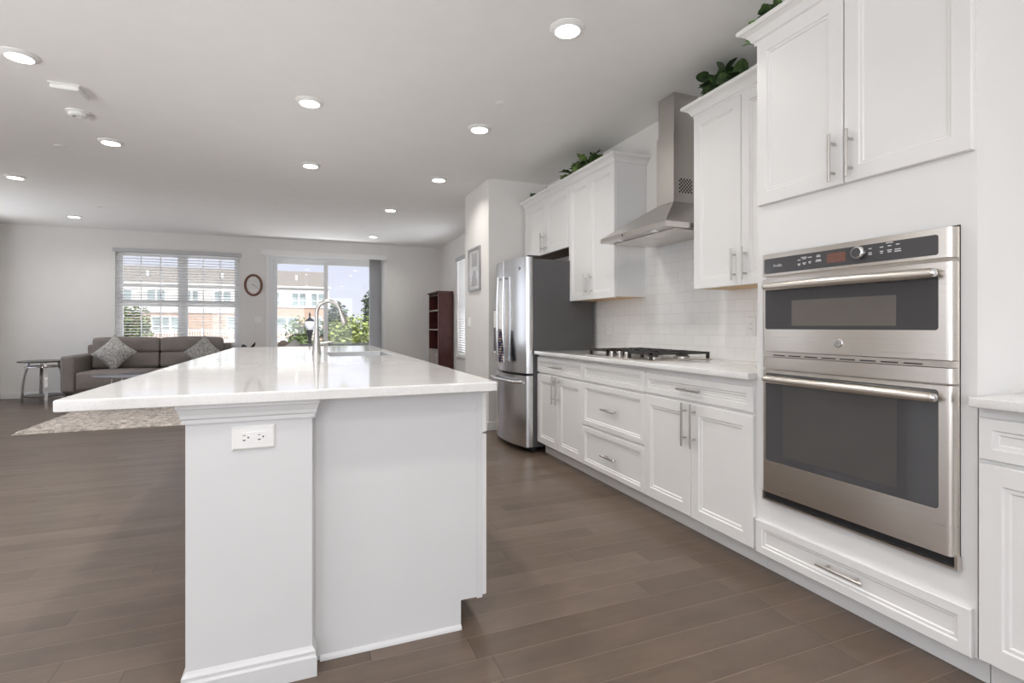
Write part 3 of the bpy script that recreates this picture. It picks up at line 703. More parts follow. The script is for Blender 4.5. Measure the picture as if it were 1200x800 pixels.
for x, y, r_ in ((2.10, 2.78, .045), (2.33, 2.78, .055), (2.28, 3.02, .065), (2.10, 3.27, .05), (2.33, 3.27, .045)):
    b = obj('burner', MB().lathe([(r_, .922), (r_, .932), (r_ * .8, .936), (r_ * .75, .936)], (x, y, 0), 'Z', 24), 'nickel', ck, True)
    obj('burner_cap', MB().lathe([(r_ * .72, .936), (r_ * .72, .943), (r_ * .6, .946)], (x, y, 0), 'Z', 24), 'castiron', b, True)
for x, y in ((2.01, 2.945), (2.05, 2.985), (2.01, 3.03), (2.05, 3.08), (2.0, 3.115)):
    obj('control_knob', MB().lathe([(.020, .922), (.020, .928), (.016, .930), (.016, .952), (.013, .956)], (x, y, 0), 'Z', 20), 'nickel', ck, True)

# ---- outlets on the tiles and elsewhere
def plate(name, label, cat, c, n, w, h, kind, group=None):
    """wall plate at c; n = outward axis ('-X' or '-Y')"""
    if n == '-X': F = lambda a, b, d: (c[0] - d, c[1] + a, c[2] + b)
    else: F = lambda a, b, d: (c[0] + a, c[1] - d, c[2] + b)
    t = thing(name, label, cat, c, group)
    m = MB(); m.loops([[F(a * (w / 2 - i), b * (h / 2 - i), d) for a, b in ((-1, -1), (1, -1), (1, 1), (-1, 1))] for i, d in ((0, .0006), (0, .003), (.006, .007))]); obj('plate', m, 'white_plastic', t)
    def blk(nm, mt, a0, a1, b0, b1, d0, d1):
        mm = MB(); mm.loops([[F(a, b, d) for a, b in ((a0, b0), (a1, b0), (a1, b1), (a0, b1))] for d in (d0, d1)]); return obj(nm, mm, mt, t)
    if kind == 'gfci_h':
        blk('receptacle', 'white_plastic', -.034, .034, -.017, .017, .0068, .009)
        def sl(a0, a1, b0, b1): blk('slot', 'slot', a0, a1, b0, b1, .0088, .0094)
        for o_ in (-.026, .016):
            sl(o_ - .004, o_ + .004, .007, .0088); sl(o_ - .0045, o_ + .0045, -.0072, -.005); sl(o_ - .001, o_ + .001, -.010, -.0072); sl(o_ + .009, o_ + .0135, -.001, .0035)
        blk('reset_button', 'white_plastic', -.009, -.0005, -.005, .005, .009, .0105)
    elif kind == 'decora':
        blk('receptacle', 'white_plastic', -.016, .016, -.033, .033, .0068, .0095)
        for o_ in (-.018, .014):
            for q in (-.006, .005): blk('slot', 'slot', q - .001, q + .001, o_, o_ + .008, .0094, .0099)
    else:
        k = 2 if w > .1 else 1
        for i in range(k):
            o_ = (i - (k - 1) / 2) * .046
            blk('rocker', 'white_plastic', o_ - .016, o_ + .016, -.033, .033, .0068, .0105)
    return t
plate('wall_outlet', 'white outlet on the tiles left of the cooktop, near refrigerator', 'outlet', (2.5475, 3.985, 1.105), '-X', .115, .115, 'decora')
plate('wall_outlet', 'white outlet on the tiles partly hidden by the oven cabinet', 'outlet', (2.5475, 2.405, 1.13), '-X', .075, .12, 'decora')
plate('wall_switch', 'white light switch on the pantry wall end below the framed picture', 'switch', (1.8445, 6.00, 1.18), '-X', .115, .125, 'rocker')
plate('wall_switch', 'white double switch plate on far wall below the clock', 'switch', (-.80, YF - .0005, 1.25), '-Y', .125, .115, 'rocker')

# ------------------------------------------------------------------ refrigerator
fr = thing('refrigerator', 'stainless french door refrigerator with bottom freezer and charcoal side', 'refrigerator', (2.2, 4.67, 0))
FY0, FY1 = 4.212, 5.000
obj('body', bx(1.892, 2.50, FY0, FY1, .05, 1.735, bevel=.006), 'fridge_side', fr)
def bow(y): u = (y - (FY0 + FY1) / 2) / ((FY1 - FY0) / 2); return 1.752 + .070 * u * u
def fdoor(name, y0, y1, z0, z1):
    m = MB(); n = 14; r = .012; ys_ = [y0 + (y1 - y0) * k / n for k in range(n + 1)]
    fr_ = [(bow(y), y) for y in ys_]; fr_[0] = (bow(y0) + .006, y0); fr_[-1] = (bow(y1) + .006, y1); fr_.insert(1, (bow(y0 + .005), y0 + .005)); fr_.insert(-1, (bow(y1 - .005), y1 - .005))
    pr = fr_ + [(1.884, y1), (1.884, y0)]
    m.loops([[(x, y, z) for x, y in pr] for z in (z0, z1)])
    return obj(name, m, 'steel_fridge', fr, True)
YM = (FY0 + FY1) / 2
dn = fdoor('door', FY0, YM - .003, .712, 1.752); df = fdoor('door', YM + .003, FY1, .712, 1.752); dz = fdoor('freezer_drawer', FY0, FY1, .055, .690)
obj('gasket', bx(1.8845, 1.8915, FY0 + .01, FY1 - .01, .06, 1.745), 'black', fr)
m = MB(); m.box(1.84, 1.95, FY0 + .01, FY0 + .06, 1.7525, 1.768, bevel=.004); m.box(1.84, 1.95, FY1 - .06, FY1 - .01, 1.7525, 1.768, bevel=.004); obj('hinge_cover', m, 'gray_plastic', fr)
for p, y in ((dn, YM - .075), (df, YM + .07)):
    m = MB(); ps = []
    for k in range(17):
        u = k / 16; ps.append((bow(y) - .030 - .012 * math.sin(math.pi * u), y, .80 + .80 * u))
    for z in (.815, 1.585): m.tube([(bow(y) + .001, y, z), (bow(y) - .032, y, z)], .011, 10)
    m.tube(ps, [.0145] * 17, 12); obj('handle', m, 'steel_fridge', p, True)
m = MB(); ps = [(bow(FY0 + .05 + .69 * k / 16) - .006 - .042 * min(1, 6 * math.sin(math.pi * k / 16)), FY0 + .05 + .69 * k / 16, .632) for k in range(17)]
m.tube(ps, .0165, 12); obj('handle', m, 'steel_fridge', dz, True)
xd = bow(4.80)
dsp = obj('dispenser', bx(xd - .006, xd + .03, 4.735, 4.91, .86, 1.30, bevel=.004), 'gray_plastic', df)
obj('dispenser_panel', bx(xd - .010, xd - .005, 4.745, 4.90, 1.12, 1.29, bevel=.002), 'white_plastic', df)
obj('dispenser_tray', bx(xd - .022, xd - .006, 4.745, 4.90, .862, .885, bevel=.003), 'steel_fridge', df)
badge(dn, FY0 + .10, 1.655, bow(FY0 + .10) - .0005, .016)
m = MB(); m.box(1.885, 1.92, FY0 + .02, FY1 - .02, .012, .0545); obj('base_grille', m, 'black', fr)
for (x, y) in ((1.92, FY0 + .05), (1.92, FY1 - .05), (2.44, FY0 + .05), (2.44, FY1 - .05)): obj('foot', MB().lathe([(.02, .0), (.02, .05)], (x, y, 0), 'Z', 12), 'rubber', fr)
# cloth tucked through the far door handle
m = MB(); n = 12; yh = YM - .082; xh = bow(YM - .075) - .055
for (s0, off, zb, yo) in ((0, -.004, .80, .0), (1, .004, .86, .012)):
    ls = []
    for k in range(n + 1):
        u = k / n; z = 1.095 - (1.095 - zb) * u; wd = .020 + .034 * min(1, u * 1.6); l = []
        for j in range(9):
            v = j / 8 - .5; l.append((xh - .016 + off * 2 + .006 * math.sin(j * 1.7 + u * 2), yh + yo + v * 2 * wd - .035 * u * (1 if s0 == 0 else .6), z + .008 * math.sin(j)))
        ls.append(l + [(x + .004, y, z) for x, y, z in l[::-1]])
    m.loops(ls)
tag(obj('dish_towel', m, 'towel', None, True), 'navy and tan patterned dish towel hanging from a refrigerator handle', 'towel')

# ------------------------------------------------------------------ island
IY0, IY1, IX0, IX1, IZ0, IZ1 = 1.757, 5.62, -.637, .648, .897, .930
isl = thing('kitchen_island', 'white kitchen island cabinet under the long quartz top', 'kitchen island', (.15, 3.7, 0))
m = MB(); BY0, BY1 = 1.87, 5.50
m.box(.03, .604, BY0, 3.64, .105, .8965); m.box(.03, .604, 4.34, BY1, .105, .8965); m.box(.03, .604, 3.64, 4.34, .105, .69); m.box(.03, .14, 3.64, 4.34, .69, .8965); m.box(.585, .604, 3.64, 4.34, .69, .8965)
m.box(.03, .541, BY0, BY1, .0, .105)
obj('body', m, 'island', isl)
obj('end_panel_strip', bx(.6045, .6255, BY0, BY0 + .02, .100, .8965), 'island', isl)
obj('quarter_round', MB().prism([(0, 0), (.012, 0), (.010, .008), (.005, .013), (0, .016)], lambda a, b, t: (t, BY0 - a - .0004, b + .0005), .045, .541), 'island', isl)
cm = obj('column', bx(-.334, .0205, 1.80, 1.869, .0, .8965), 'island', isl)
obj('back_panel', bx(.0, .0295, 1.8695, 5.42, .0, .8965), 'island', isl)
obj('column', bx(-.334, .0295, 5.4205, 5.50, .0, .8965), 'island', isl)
IC = [(0, 0), (.009, .002), (.009, .014), (.013, .018), (.014, .028), (.018, .040), (.020, .046), (.023, .049), (.023, .0605), (0, .0605)]
def ring_mould(m, prof, z, x0, x1, y, depth):   # around the front and both sides of a column
    def pth(a): return [(x0 - a, y + depth), (x0 - a, y - a), (x1 + a, y - a), (x1 + a, y + depth)]
    m.loops([[(px, py, z + b) for (a, b) in prof for (px, py) in [pth(a)[k]]] for k in range(4)])
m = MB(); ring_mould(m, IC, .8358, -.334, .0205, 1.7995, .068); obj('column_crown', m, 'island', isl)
IB = [(0, 0), (.014, 0), (.014, .062), (.010, .070), (.010, .080), (.004, .088), (0, .095)]
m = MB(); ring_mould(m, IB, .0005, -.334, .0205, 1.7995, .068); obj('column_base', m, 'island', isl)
# doors and drawers on the aisle side
yy0 = BY0 + .004; nU = 5; wU = (BY1 - .004 - yy0) / nU
for k in range(nU):
    a, b = yy0 + k * wU + .002, yy0 + (k + 1) * wU - .002
    f = front('drawer_front', isl, .645, a, b, .728, .878, DRAWP, 1); pull(f, .645, (a + b) / 2, .803, .18, False, 1)
    f = front('door', isl, .645, a, b, .107, .720, DOORP, 1); pull(f, .645, b - .04, .60, .235, True, 1)
# top with sink cut-out
SX0, SX1, SY0, SY1 = .150, .575, 3.66, 4.32
m = MB(); e = .004
def rect(x0, x1, y0, y1, z): return [(x0, y0, z), (x1, y0, z), (x1, y1, z), (x0, y1, z)]
rings = [rect(SX0, SX1, SY0, SY1, IZ0), rect(IX0, IX1, IY0, IY1, IZ0), rect(IX0 - .0, IX1, IY0, IY1, IZ1 - e), rect(IX0 + e * .3, IX1 - e * .3, IY0 + e * .3, IY1 - e * .3, IZ1 - e * .3), rect(IX0 + e, IX1 - e, IY0 + e, IY1 - e, IZ1), rect(SX0 - .002, SX1 + .002, SY0 - .002, SY1 + .002, IZ1), rect(SX0, SX1, SY0, SY1, IZ1 - .002), rect(SX0, SX1, SY0, SY1, IZ0)]
def rnd_rect(x0, x1, y0, y1, z, r): 
    pts = []
    for cx, cy, a0 in ((x1 - r, y1 - r, 0), (x0 + r, y1 - r, 90), (x0 + r, y0 + r, 180), (x1 - r, y0 + r, 270)):
        for k in range(5): a = R(a0 + 22.5 * k); pts.append((cx + r * math.cos(a), cy + r * math.sin(a), z))
    return pts
rr = [rnd_rect(SX0, SX1, SY0, SY1, IZ0, .012), rnd_rect(IX0 + .002, IX1 - .002, IY0 + .002, IY1 - .002, IZ0, .010), rnd_rect(IX0, IX1, IY0, IY1, IZ0 + .002, .010), rnd_rect(IX0, IX1, IY0, IY1, IZ1 - .005, .010), rnd_rect(IX0 + .0015, IX1 - .0015, IY0 + .0015, IY1 - .0015, IZ1 - .0015, .010), rnd_rect(IX0 + .005, IX1 - .005, IY0 + .005, IY1 - .005, IZ1, .010), rnd_rect(SX0 - .002, SX1 + .002, SY0 - .002, SY1 + .002, IZ1, .012), rnd_rect(SX0, SX1, SY0, SY1, IZ1 - .002, .012), rnd_rect(SX0, SX1, SY0, SY1, IZ0, .012)]
m.loops(rr, False, False)
tag(obj('countertop', m, 'quartz', None, False), 'long white glossy quartz island top in the foreground, reflecting the windows', 'countertop')
sk = thing('sink', 'undermount stainless steel sink let into the island top', 'sink', ((SX0 + SX1) / 2, (SY0 + SY1) / 2, .70))
m = MB(); o_ = .004
m.loops([rnd_rect(SX0 + .0006, SX1 - .0006, SY0 + .0006, SY1 - .0006, IZ1 - .004, .012), rnd_rect(SX0 + .003, SX1 - .003, SY0 + .003, SY1 - .003, IZ1 - .004, .012), rnd_rect(SX0 + .004, SX1 - .004, SY0 + .004, SY1 - .004, .72, .03), rnd_rect(SX0 + .01, SX1 - .01, SY0 + .01, SY1 - .01, .705, .03), rnd_rect(SX0 + .17, SX1 - .17, SY0 + .28, SY1 - .28, .70, .03)], False, True)
obj('basin', m, 'sinksteel', sk, True)
obj('drain', MB().lathe([(.045, .7005), (.045, .703), (.03, .703), (.028, .701)], ((SX0 + SX1) / 2, (SY0 + SY1) / 2, 0), 'Z', 20), 'chrome', sk)
# faucet
fc = thing('faucet', 'brushed nickel gooseneck faucet standing on the island beside the sink', 'faucet', (.075, 4.02, IZ1))
fx, fy = .075, 4.02
obj('base', MB().lathe([(.032, IZ1 + .0002), (.032, IZ1 + .006), (.030, IZ1 + .02), (.024, IZ1 + .085), (.0165, IZ1 + .16), (.0145, IZ1 + .20)], (fx, fy, 0), 'Z', 24), 'nickel', fc, True)
ps = [(fx, fy, IZ1 + .195 + .02 * k) for k in range(6)]
rA = .082; zc_ = IZ1 + .30
for k in range(0, 15): a = R(180 - 11.2 * k); ps.append((fx + rA + rA * math.cos(a), fy - .006 * k / 14, zc_ + rA * 1.05 * math.sin(a)))
ex = ps[-1]; dr_ = Vector((.33, -.02, -1)).normalized(); p_end = Vector(ex) + dr_ * .022; ps.append(tuple(p_end))
obj('spout', MB().tube(ps, [.0135] * len(ps), 16), 'nickel', fc, True)
h0 = p_end; hp = [h0 + dr_ * t for t in (0, .01, .05, .095, .10)]
obj('spray_head', MB().tube([tuple(p) for p in hp], [.0145, .0155, .019, .0235, .021], 18), 'nickel', fc, True)
obj('handle', MB().tube([(fx + .02, fy, IZ1 + .075), (fx + .05, fy, IZ1 + .078), (fx + .085, fy, IZ1 + .084), (fx + .125, fy - .004, IZ1 + .088)], [.012, .010, .0085, .0065], 12), 'nickel', fc, True)
plate('wall_outlet', 'white horizontal outlet plate on the near end of the island', 'outlet', (-.150, 1.7995, .785), '-Y', .122, .074, 'gfci_h')

# ------------------------------------------------------------------ ceiling fittings
rows = [(1.312, 2.478, 'nearest recessed light, at top center in front of the range hood'), (-1.573, 3.926, 'recessed light nearest the left edge, beside the ceiling box'), (.028, 3.967, 'recessed light above the middle of the island'),
        (1.311, 3.99, 'recessed light in front of the tall wall cabinet'), (-1.571, 5.466, 'recessed light just beyond the smoke detector'), (.047, 5.515, 'recessed light above the far end of the island'),
        (1.347, 5.528, 'recessed light nearest the pantry wall end'), (-2.886, 7.115, 'recessed light low at the left edge over the living room'), (1.084, 7.217, 'recessed light beyond the pantry, third along the aisle'),
        (-3.124, 9.344, 'farthest left recessed light, above the side table'), (1.121, 9.46, 'farthest recessed light, over the sliding glass door')]
def light_at(x, y, lab):
    t = thing('ceiling_light', 'lit round white ' + lab, 'ceiling light', (x, y, CEIL), 'round recessed ceiling lights')
    return t
l0 = light_at(*rows[0]); x, y = rows[0][:2]
obj('trim_ring', MB().lathe([(.096, CEIL - .0002), (.096, CEIL - .003), (.090, CEIL - .006), (.071, CEIL - .018), (.066, CEIL - .0185), (.066, CEIL - .0005)], (x, y, 0), 'Z', 40), 'white_plastic', l0, True)
obj('diffuser', MB().lathe([(.0655, CEIL - .012), (.0655, CEIL - .0178), (.05, CEIL - .0186), (.004, CEIL - .0188)], (x, y, 0), 'Z', 40), 'lamp', l0, True)
lamp_d = bpy.data.lights.new('lamp', 'AREA'); lamp_o = bpy.data.objects.new('lamp', lamp_d); col.objects.link(lamp_o)
lamp_d.shape = 'DISK'; lamp_d.size = .12; lamp_d.energy = LAMP_WATTS; lamp_d.spread = R(142); lamp_d.color = (1, .965, .92)
lamp_o.parent = l0; lamp_o.location = (0, 0, -.0195)
for x, y, lab in rows[1:]: dup(l0, (x, y, CEIL), 'lit round white ' + lab)
for x, y, lab in ((.028, 2.478, 'recessed light above the near end of the island, above the frame'), (-1.573, 2.478, 'recessed light left of the near island end, above the frame'), (.028, .98, 'recessed light over the camera position, above the frame'), (-1.573, .98, 'recessed light left of the camera, above the frame'), (1.312, -.52, 'recessed light behind the camera at right'), (.028, -.52, 'recessed light behind the camera at middle')): dup(l0, (x, y, CEIL), 'lit round white ' + lab)
sd = thing('smoke_detector', 'round white smoke detector on the ceiling near the ceiling box', 'smoke detector', (-1.585, 4.80, CEIL))
obj('base_plate', MB().lathe([(.072, CEIL - .0002), (.072, CEIL - .010), (.066, CEIL - .012)], (-1.585, 4.80, 0), 'Z', 30), 'white_plastic', sd, True)
obj('cover', MB().lathe([(.058, CEIL - .0122), (.060, CEIL - .018), (.056, CEIL - .034), (.046, CEIL - .040), (.02, CEIL - .040), (.018, CEIL - .037)], (-1.585, 4.80, 0), 'Z', 30), 'white_plastic', sd, True)
obj('sensor_dot', MB().lathe([(.012, CEIL - .0372), (.012, CEIL - .0405)], (-1.60, 4.785, 0), 'Z', 12), 'gray_plastic', sd, True)
cb = thing('ceiling_box', 'flat rectangular white box fixed to the ceiling at upper left', 'alarm box', (-1.487, 4.36, CEIL))
obj('cover', bx(-1.563, -1.405, 4.275, 4.455, CEIL - .036, CEIL - .006, bevel=.006), 'white_plastic', cb)
obj('base_plate', bx(-1.570, -1.398, 4.268, 4.462, CEIL - .006, CEIL - .0003), 'white_plastic', cb)
for x, y, lab in ((1.306, 3.484, 'flush white sprinkler cover on ceiling between the two lights near the hood'), (-2.033, 5.77, 'flush white sprinkler cover on ceiling left of the smoke detector'), (-2.578, 8.511, 'flush white sprinkler cover on ceiling over the sofa end'), (.829, 8.627, 'flush white sprinkler cover on ceiling near the sliding door')):
    o = obj('sprinkler_cover', MB().lathe([(.041, CEIL - .0003), (.041, CEIL - .004), (.038, CEIL - .0055)], (x, y, 0), 'Z', 28), 'ceiling', None, True); tag(o, lab, 'sprinkler cover', 'flush sprinkler covers')

# ------------------------------------------------------------------ wall things
ck2 = thing('wall_clock', 'oval brown-rimmed wall clock between far window and sliding door', 'clock', (-.872, YF - .02, 1.88))
cx, cz = -.872, 1.878
def oval(rx, rz, y): return [(cx + rx * math.cos(2 * math.pi * k / 48), y, cz + rz * math.sin(2 * math.pi * k / 48)) for k in range(48)]
obj('rim', MB().loops([oval(.150, .198, YF - .0006), oval(.153, .201, YF - .012), oval(.146, .194, YF - .028), oval(.134, .182, YF - .032), oval(.114, .162, YF - .024), oval(.110, .158, YF - .014)], True, False), 'clock_rim', ck2, True)
obj('dial', MB().loops([oval(.1102, .1582, YF - .0135), oval(.1102, .1582, YF - .015)]), 'clock_face', ck2)
m = MB()
for k in range(12):
    a = R(30 * k); px, pz = cx + .095 * math.sin(a), cz + .138 * math.cos(a); m.box(px - .006, px + .006, YF - .0158, YF - .0149, pz - .008, pz + .008)
obj('hour_marks', m, 'print_grey', ck2)
obj('hour_hand', MB().tube([(cx + .008, YF - .018, cz - .002), (cx - .045, YF - .018, cz + .012)], [.003, .002], 6), 'black', ck2)
obj('minute_hand', MB().tube([(cx - .02, YF - .0195, cz + .010), (cx + .085, YF - .0195, cz - .055)], [.003, .002], 6), 'black', ck2)
pf = thing('framed_picture', 'silver-framed picture hanging on the pantry wall end', 'picture', (1.84, 5.78, 1.55))
X_ = 1.8445; a, b, c, d = 5.562, 6.005, 1.552, 2.050; m = MB()
for p, q, r_, s_ in ((a, a + .022, c, d), (b - .022, b, c, d), (a + .022, b - .022, c, c + .022), (a + .022, b - .022, d - .022, d)): m.box(X_ - .022, X_, p, q, r_, s_)
obj('frame', m, 'frame_silver', pf); obj('mat', bx(X_ - .008, X_ - .001, a + .022, b - .022, c + .022, d - .022), 'matboard', pf)
m = MB(); m.loops([[(x, y, z) for y, z in ((5.66, 1.60), (5.91, 1.60), (5.86, 1.74), (5.80, 1.80), (5.72, 1.76))] for x in (X_ - .0088, X_ - .0082)]); m.box(X_ - .0088, X_ - .0082, 5.68, 5.88, 1.83, 1.99); obj('print', m, 'print_grey', pf)
obj('glazing', bx(X_ - .014, X_ - .012, a + .0222, b - .0222, c + .0222, d - .0222), 'picture_glass', pf)

# ------------------------------------------------------------------ bookcase
bc = thing('bookcase', 'tall dark red-brown bookcase with open shelves in the far corner', 'bookcase', (2.40, 9.70, 0))
bx0, bx1, by0, by1, bz = 2.265, 2.545, 9.325, 10.085, 1.755
obj('side_panel', bx(bx0, bx1, by0, by0 + .025, 0, bz), 'mahogany', bc); obj('side_panel', bx(bx0, bx1, by1 - .025, by1, 0, bz), 'mahogany', bc)
obj('back_panel', bx(bx1 - .012, bx1, by0 + .025, by1 - .025, .02, bz), 'mahogany_dark', bc)
obj('top', bx(bx0 - .03, bx1, by0 - .03, by1 + .03, bz + .0005, bz + .03, bevel=.008), 'mahogany', bc)
for z in (.69, 1.07, 1.43, 1.72):
    obj('shelf', bx(bx0 + .004, bx1 - .013, by0 + .0255, by1 - .0255, z - .012, z + .012), 'mahogany_dark', bc)
m = MB()
for z in (.69, 1.07, 1.43): m.box(bx0 - .001, bx0 + .003, by0 + .0255, by1 - .0255, z - .014, z + .014)
for y in (by0 + .001, by1 - .019): m.box(bx0 - .003, bx0 - .0005, y, y + .018, .0, bz)
obj('front_edging', m, 'shelf_edge', bc)
for a, b, ky in ((by0 + .02, 9.703, 9.68), (9.707, by1 - .02, 9.73)):
    dd = obj('door', MB().panel((bx0 - .004, b, .06), (0, -1, 0), (0, 0, 1), (-1, 0, 0), b - a, .61, [(0, -.003), (.002, 0), (.05, 0), (.056, -.006)], .015), 'shelf_edge', bc)
    obj('knob', MB().lathe([(.006, bx0 - .0045), (.006, bx0 - .015), (.014, bx0 - .02), (.010, bx0 - .028)], (0, by0 + .06 if a < 9.5 else by1 - .06, .60), 'X', 14), 'white_plastic', dd, True)

# ------------------------------------------------------------------ living room
def soft(name, mat, par, x0, x1, y0, y1, z0, z1, r=.05, puff=0.0, tilt=0.0, piv=None):
    t = bmesh.new(); vs = [t.verts.new((x, y, z)) for x in (x0, x1) for y in (y0, y1) for z in (z0, z1)]
    for q in ((0, 1, 3, 2), (4, 6, 7, 5), (0, 4, 5, 1), (2, 3, 7, 6), (0, 2, 6, 4), (1, 5, 7, 3)): t.faces.new([vs[i] for i in q])
    bmesh.ops.bevel(t, geom=t.edges[:], offset=r, segments=4, profile=0.6, affect='EDGES')
    bmesh.ops.subdivide_edges(t, edges=[e for e in t.edges if e.calc_length() > .25], cuts=5, use_grid_fill=True)
    cx, cy, cz = (x0 + x1) / 2, (y0 + y1) / 2, (z0 + z1) / 2
    if puff:
        for v in t.verts:
            u = max(0, 1 - ((v.co.x - cx) / (x1 - x0) * 2) ** 2); w = max(0, 1 - ((v.co.y - cy) / (y1 - y0) * 2) ** 2); k = max(0, 1 - ((v.co.z - cz) / (z1 - z0) * 2) ** 2)
            d = Vector(((v.co.x - cx) * 0, (v.co.y - cy) / (y1 - y0) * 2 * u * k, (v.co.z - cz) / (z1 - z0) * 2 * u * w)); v.co += d * puff
    mb = MB(); mat4 = None
    if tilt: p = Vector(piv or (cx, y1, z0)); mat4 = Matrix.Translation(p) @ Matrix.Rotation(tilt, 4, 'X') @ Matrix.Translation(-p)
    mb.merge(t, mat4)
    return obj(name, mb, mat, par, True)
sf = thing('sofa', 'grey-brown fabric sofa under the wide far window', 'sofa', (-2.17, 9.85, 0))
SX = (-3.30, -1.15); sy0, sy1 = 9.36, 10.32
soft('arm', 'sofa', sf, SX[0], SX[0] + .165, sy0, sy1 - .04, .165, .70, .045)
soft('arm', 'sofa', sf, SX[1] - .165, SX[1], sy0, sy1 - .04, .165, .70, .045)
soft('base', 'sofa', sf, SX[0] + .02, SX[1] - .02, sy0 + .06, sy1, .14, .27, .02)
for a, b in ((SX[0] + .17, -2.225), (-2.222, SX[1] - .17)):
    soft('seat_cushion', 'sofa', sf, a, b, sy0 + .01, 10.06, .19, .455, .05, .02)
    u_ = soft('back_cushion', 'sofa', sf, a + .0, b - .0, 9.99, 10.20, .45, .70, .06, .02, R(-6), ((a + b) / 2, 10.2, .45))
    soft('back_cushion', 'sofa', sf, a + .0, b - .0, 9.98, 10.21, .695, .935, .06, .02, R(-6), ((a + b) / 2, 10.2, .45))
soft('backrest', 'sofa', sf, SX[0] + .06, SX[1] - .06, 10.19, sy1, .20, .84, .04)
for x in (SX[0] + .12, SX[1] - .12):
    for y in (sy0 + .1, sy1 - .1): obj('leg', MB().lathe([(.018, 0), (.024, .145)], (x, y, 0), 'Z', 12), 'black', sf)
obj('plinth', bx(SX[0] + .05, SX[1] - .05, sy0 + .05, sy1 - .05, .12, .145), 'black', sf)
def pillow(label, x, y, z, s, rot, tilt):
    n = 15; m = MB(); top = []; bot = []
    grid = {}
    for sgn in (1, -1):
        for i in range(n):
            for j in range(n):
                u, v = i / (n - 1) * 2 - 1, j / (n - 1) * 2 - 1
                edge = i in (0, n - 1) or j in (0, n - 1)
                if edge and sgn < 0: grid[(sgn, i, j)] = grid[(1, i, j)]; continue
                pin = 1 - .10 * (1 - u * u) * (abs(v) ** 3) ; pin2 = 1 - .10 * (1 - v * v) * (abs(u) ** 3)
                h = 0 if edge else sgn * .085 * ((1 - u * u) * (1 - v * v)) ** .45
                grid[(sgn, i, j)] = m.v((u * s / 2 * pin2, h, v * s / 2 * pin))
        for i in range(n - 1):
            for j in range(n - 1):
                m.face([grid[(sgn, i, j)], grid[(sgn, i + 1, j)], grid[(sgn, i + 1, j + 1)], grid[(sgn, i, j + 1)]])
    bmesh.ops.transform(m.bm, matrix=Matrix.Translation((x, y, z)) @ Matrix.Rotation(tilt, 4, 'X') @ Matrix.Rotation(rot, 4, 'Y'), verts=m.bm.verts[:])
    return tag(obj('throw_pillow', m, 'pillow', None, True), label, 'pillow', 'grey pillows on the sofa')
pillow('grey speckled throw pillow standing on its corner at the left of the sofa', -2.78, 9.82, .715, .43, R(42), R(-16))
pillow('grey speckled throw pillow on its corner at the right half of the sofa', -1.57, 9.84, .705, .41, R(47), R(-16))
# side table
def lat(l, d): return (l * math.cos(cam.rotation_euler.z) + d * -math.sin(cam.rotation_euler.z), 0)
tcx, tcy = -3.625, 9.74
st = thing('side_table', 'round dark-topped side table with curved chrome legs left of the sofa', 'table', (tcx, tcy, 0))
obj('tabletop', MB().lathe([(.275, .602), (.295, .607), (.295, .620), (.275, .625)], (tcx, tcy, 0), 'Z', 40), 'tabletop_dark', st, True)
obj('lower_shelf', MB().lathe([(.24, .098), (.25, .102), (.25, .110), (.24, .113)], (tcx, tcy, 0), 'Z', 36), 'tabletop_dark', st, True)
m = MB(); m.tube([(tcx + .21 * math.cos(2 * math.pi * k / 32), tcy + .21 * math.sin(2 * math.pi * k / 32), .535) for k in range(33)], .009, 8); obj('ring', m, 'chrome', st, True)
for an in (190, 138, -42, 10):
    c_, s_ = math.cos(R(an)-R(21.8)), math.sin(R(an)-R(21.8)); m = MB()
    prof = [(.20, .602), (.20, .53), (.225, .49), (.255, .36), (.273, .22), (.280, .08), (.281, .0)]
    ls = []
    for r_, z in prof:
        w_ = .019; ls.append([(tcx + c_ * (r_ + a) - s_ * b, tcy + s_ * (r_ + a) + c_ * b, z) for a, b in ((-.008, -w_), (.008, -w_), (.008, w_), (-.008, w_))])
    m.loops(ls); obj('leg', m, 'chrome', st, True)
# coffee table
kx, ky = -2.02, 8.62
ct = thing('coffee_table', 'oval grey-topped coffee table on the rug in front of the sofa', 'table', (kx, ky, .012))
obj('tabletop', MB().lathe([(.96, .447), (1.0, .452), (1.0, .462), (.985, .466)], (kx, ky, 0), 'Z', 56, .66, .44), 'tabletop_gray', ct, True)
obj('lower_shelf', MB().lathe([(.98, .10), (1.0, .104), (1.0, .112), (.985, .116)], (kx, ky, 0), 'Z', 48, .42, .27), 'tabletop_dark', ct, True)
for a in (40, 140, 220, 320):
    px, py = kx + .50 * math.cos(R(a)), ky + .32 * math.sin(R(a)); m = MB()
    m.tube([(px, py, .447), (px, py, .40), (px * 1 + (px - kx) * .1, py + (py - ky) * .1, .25), (px + (px - kx) * .12, py + (py - ky) * .12, .0275)], .011, 10); obj('leg', m, 'chrome', ct, True)
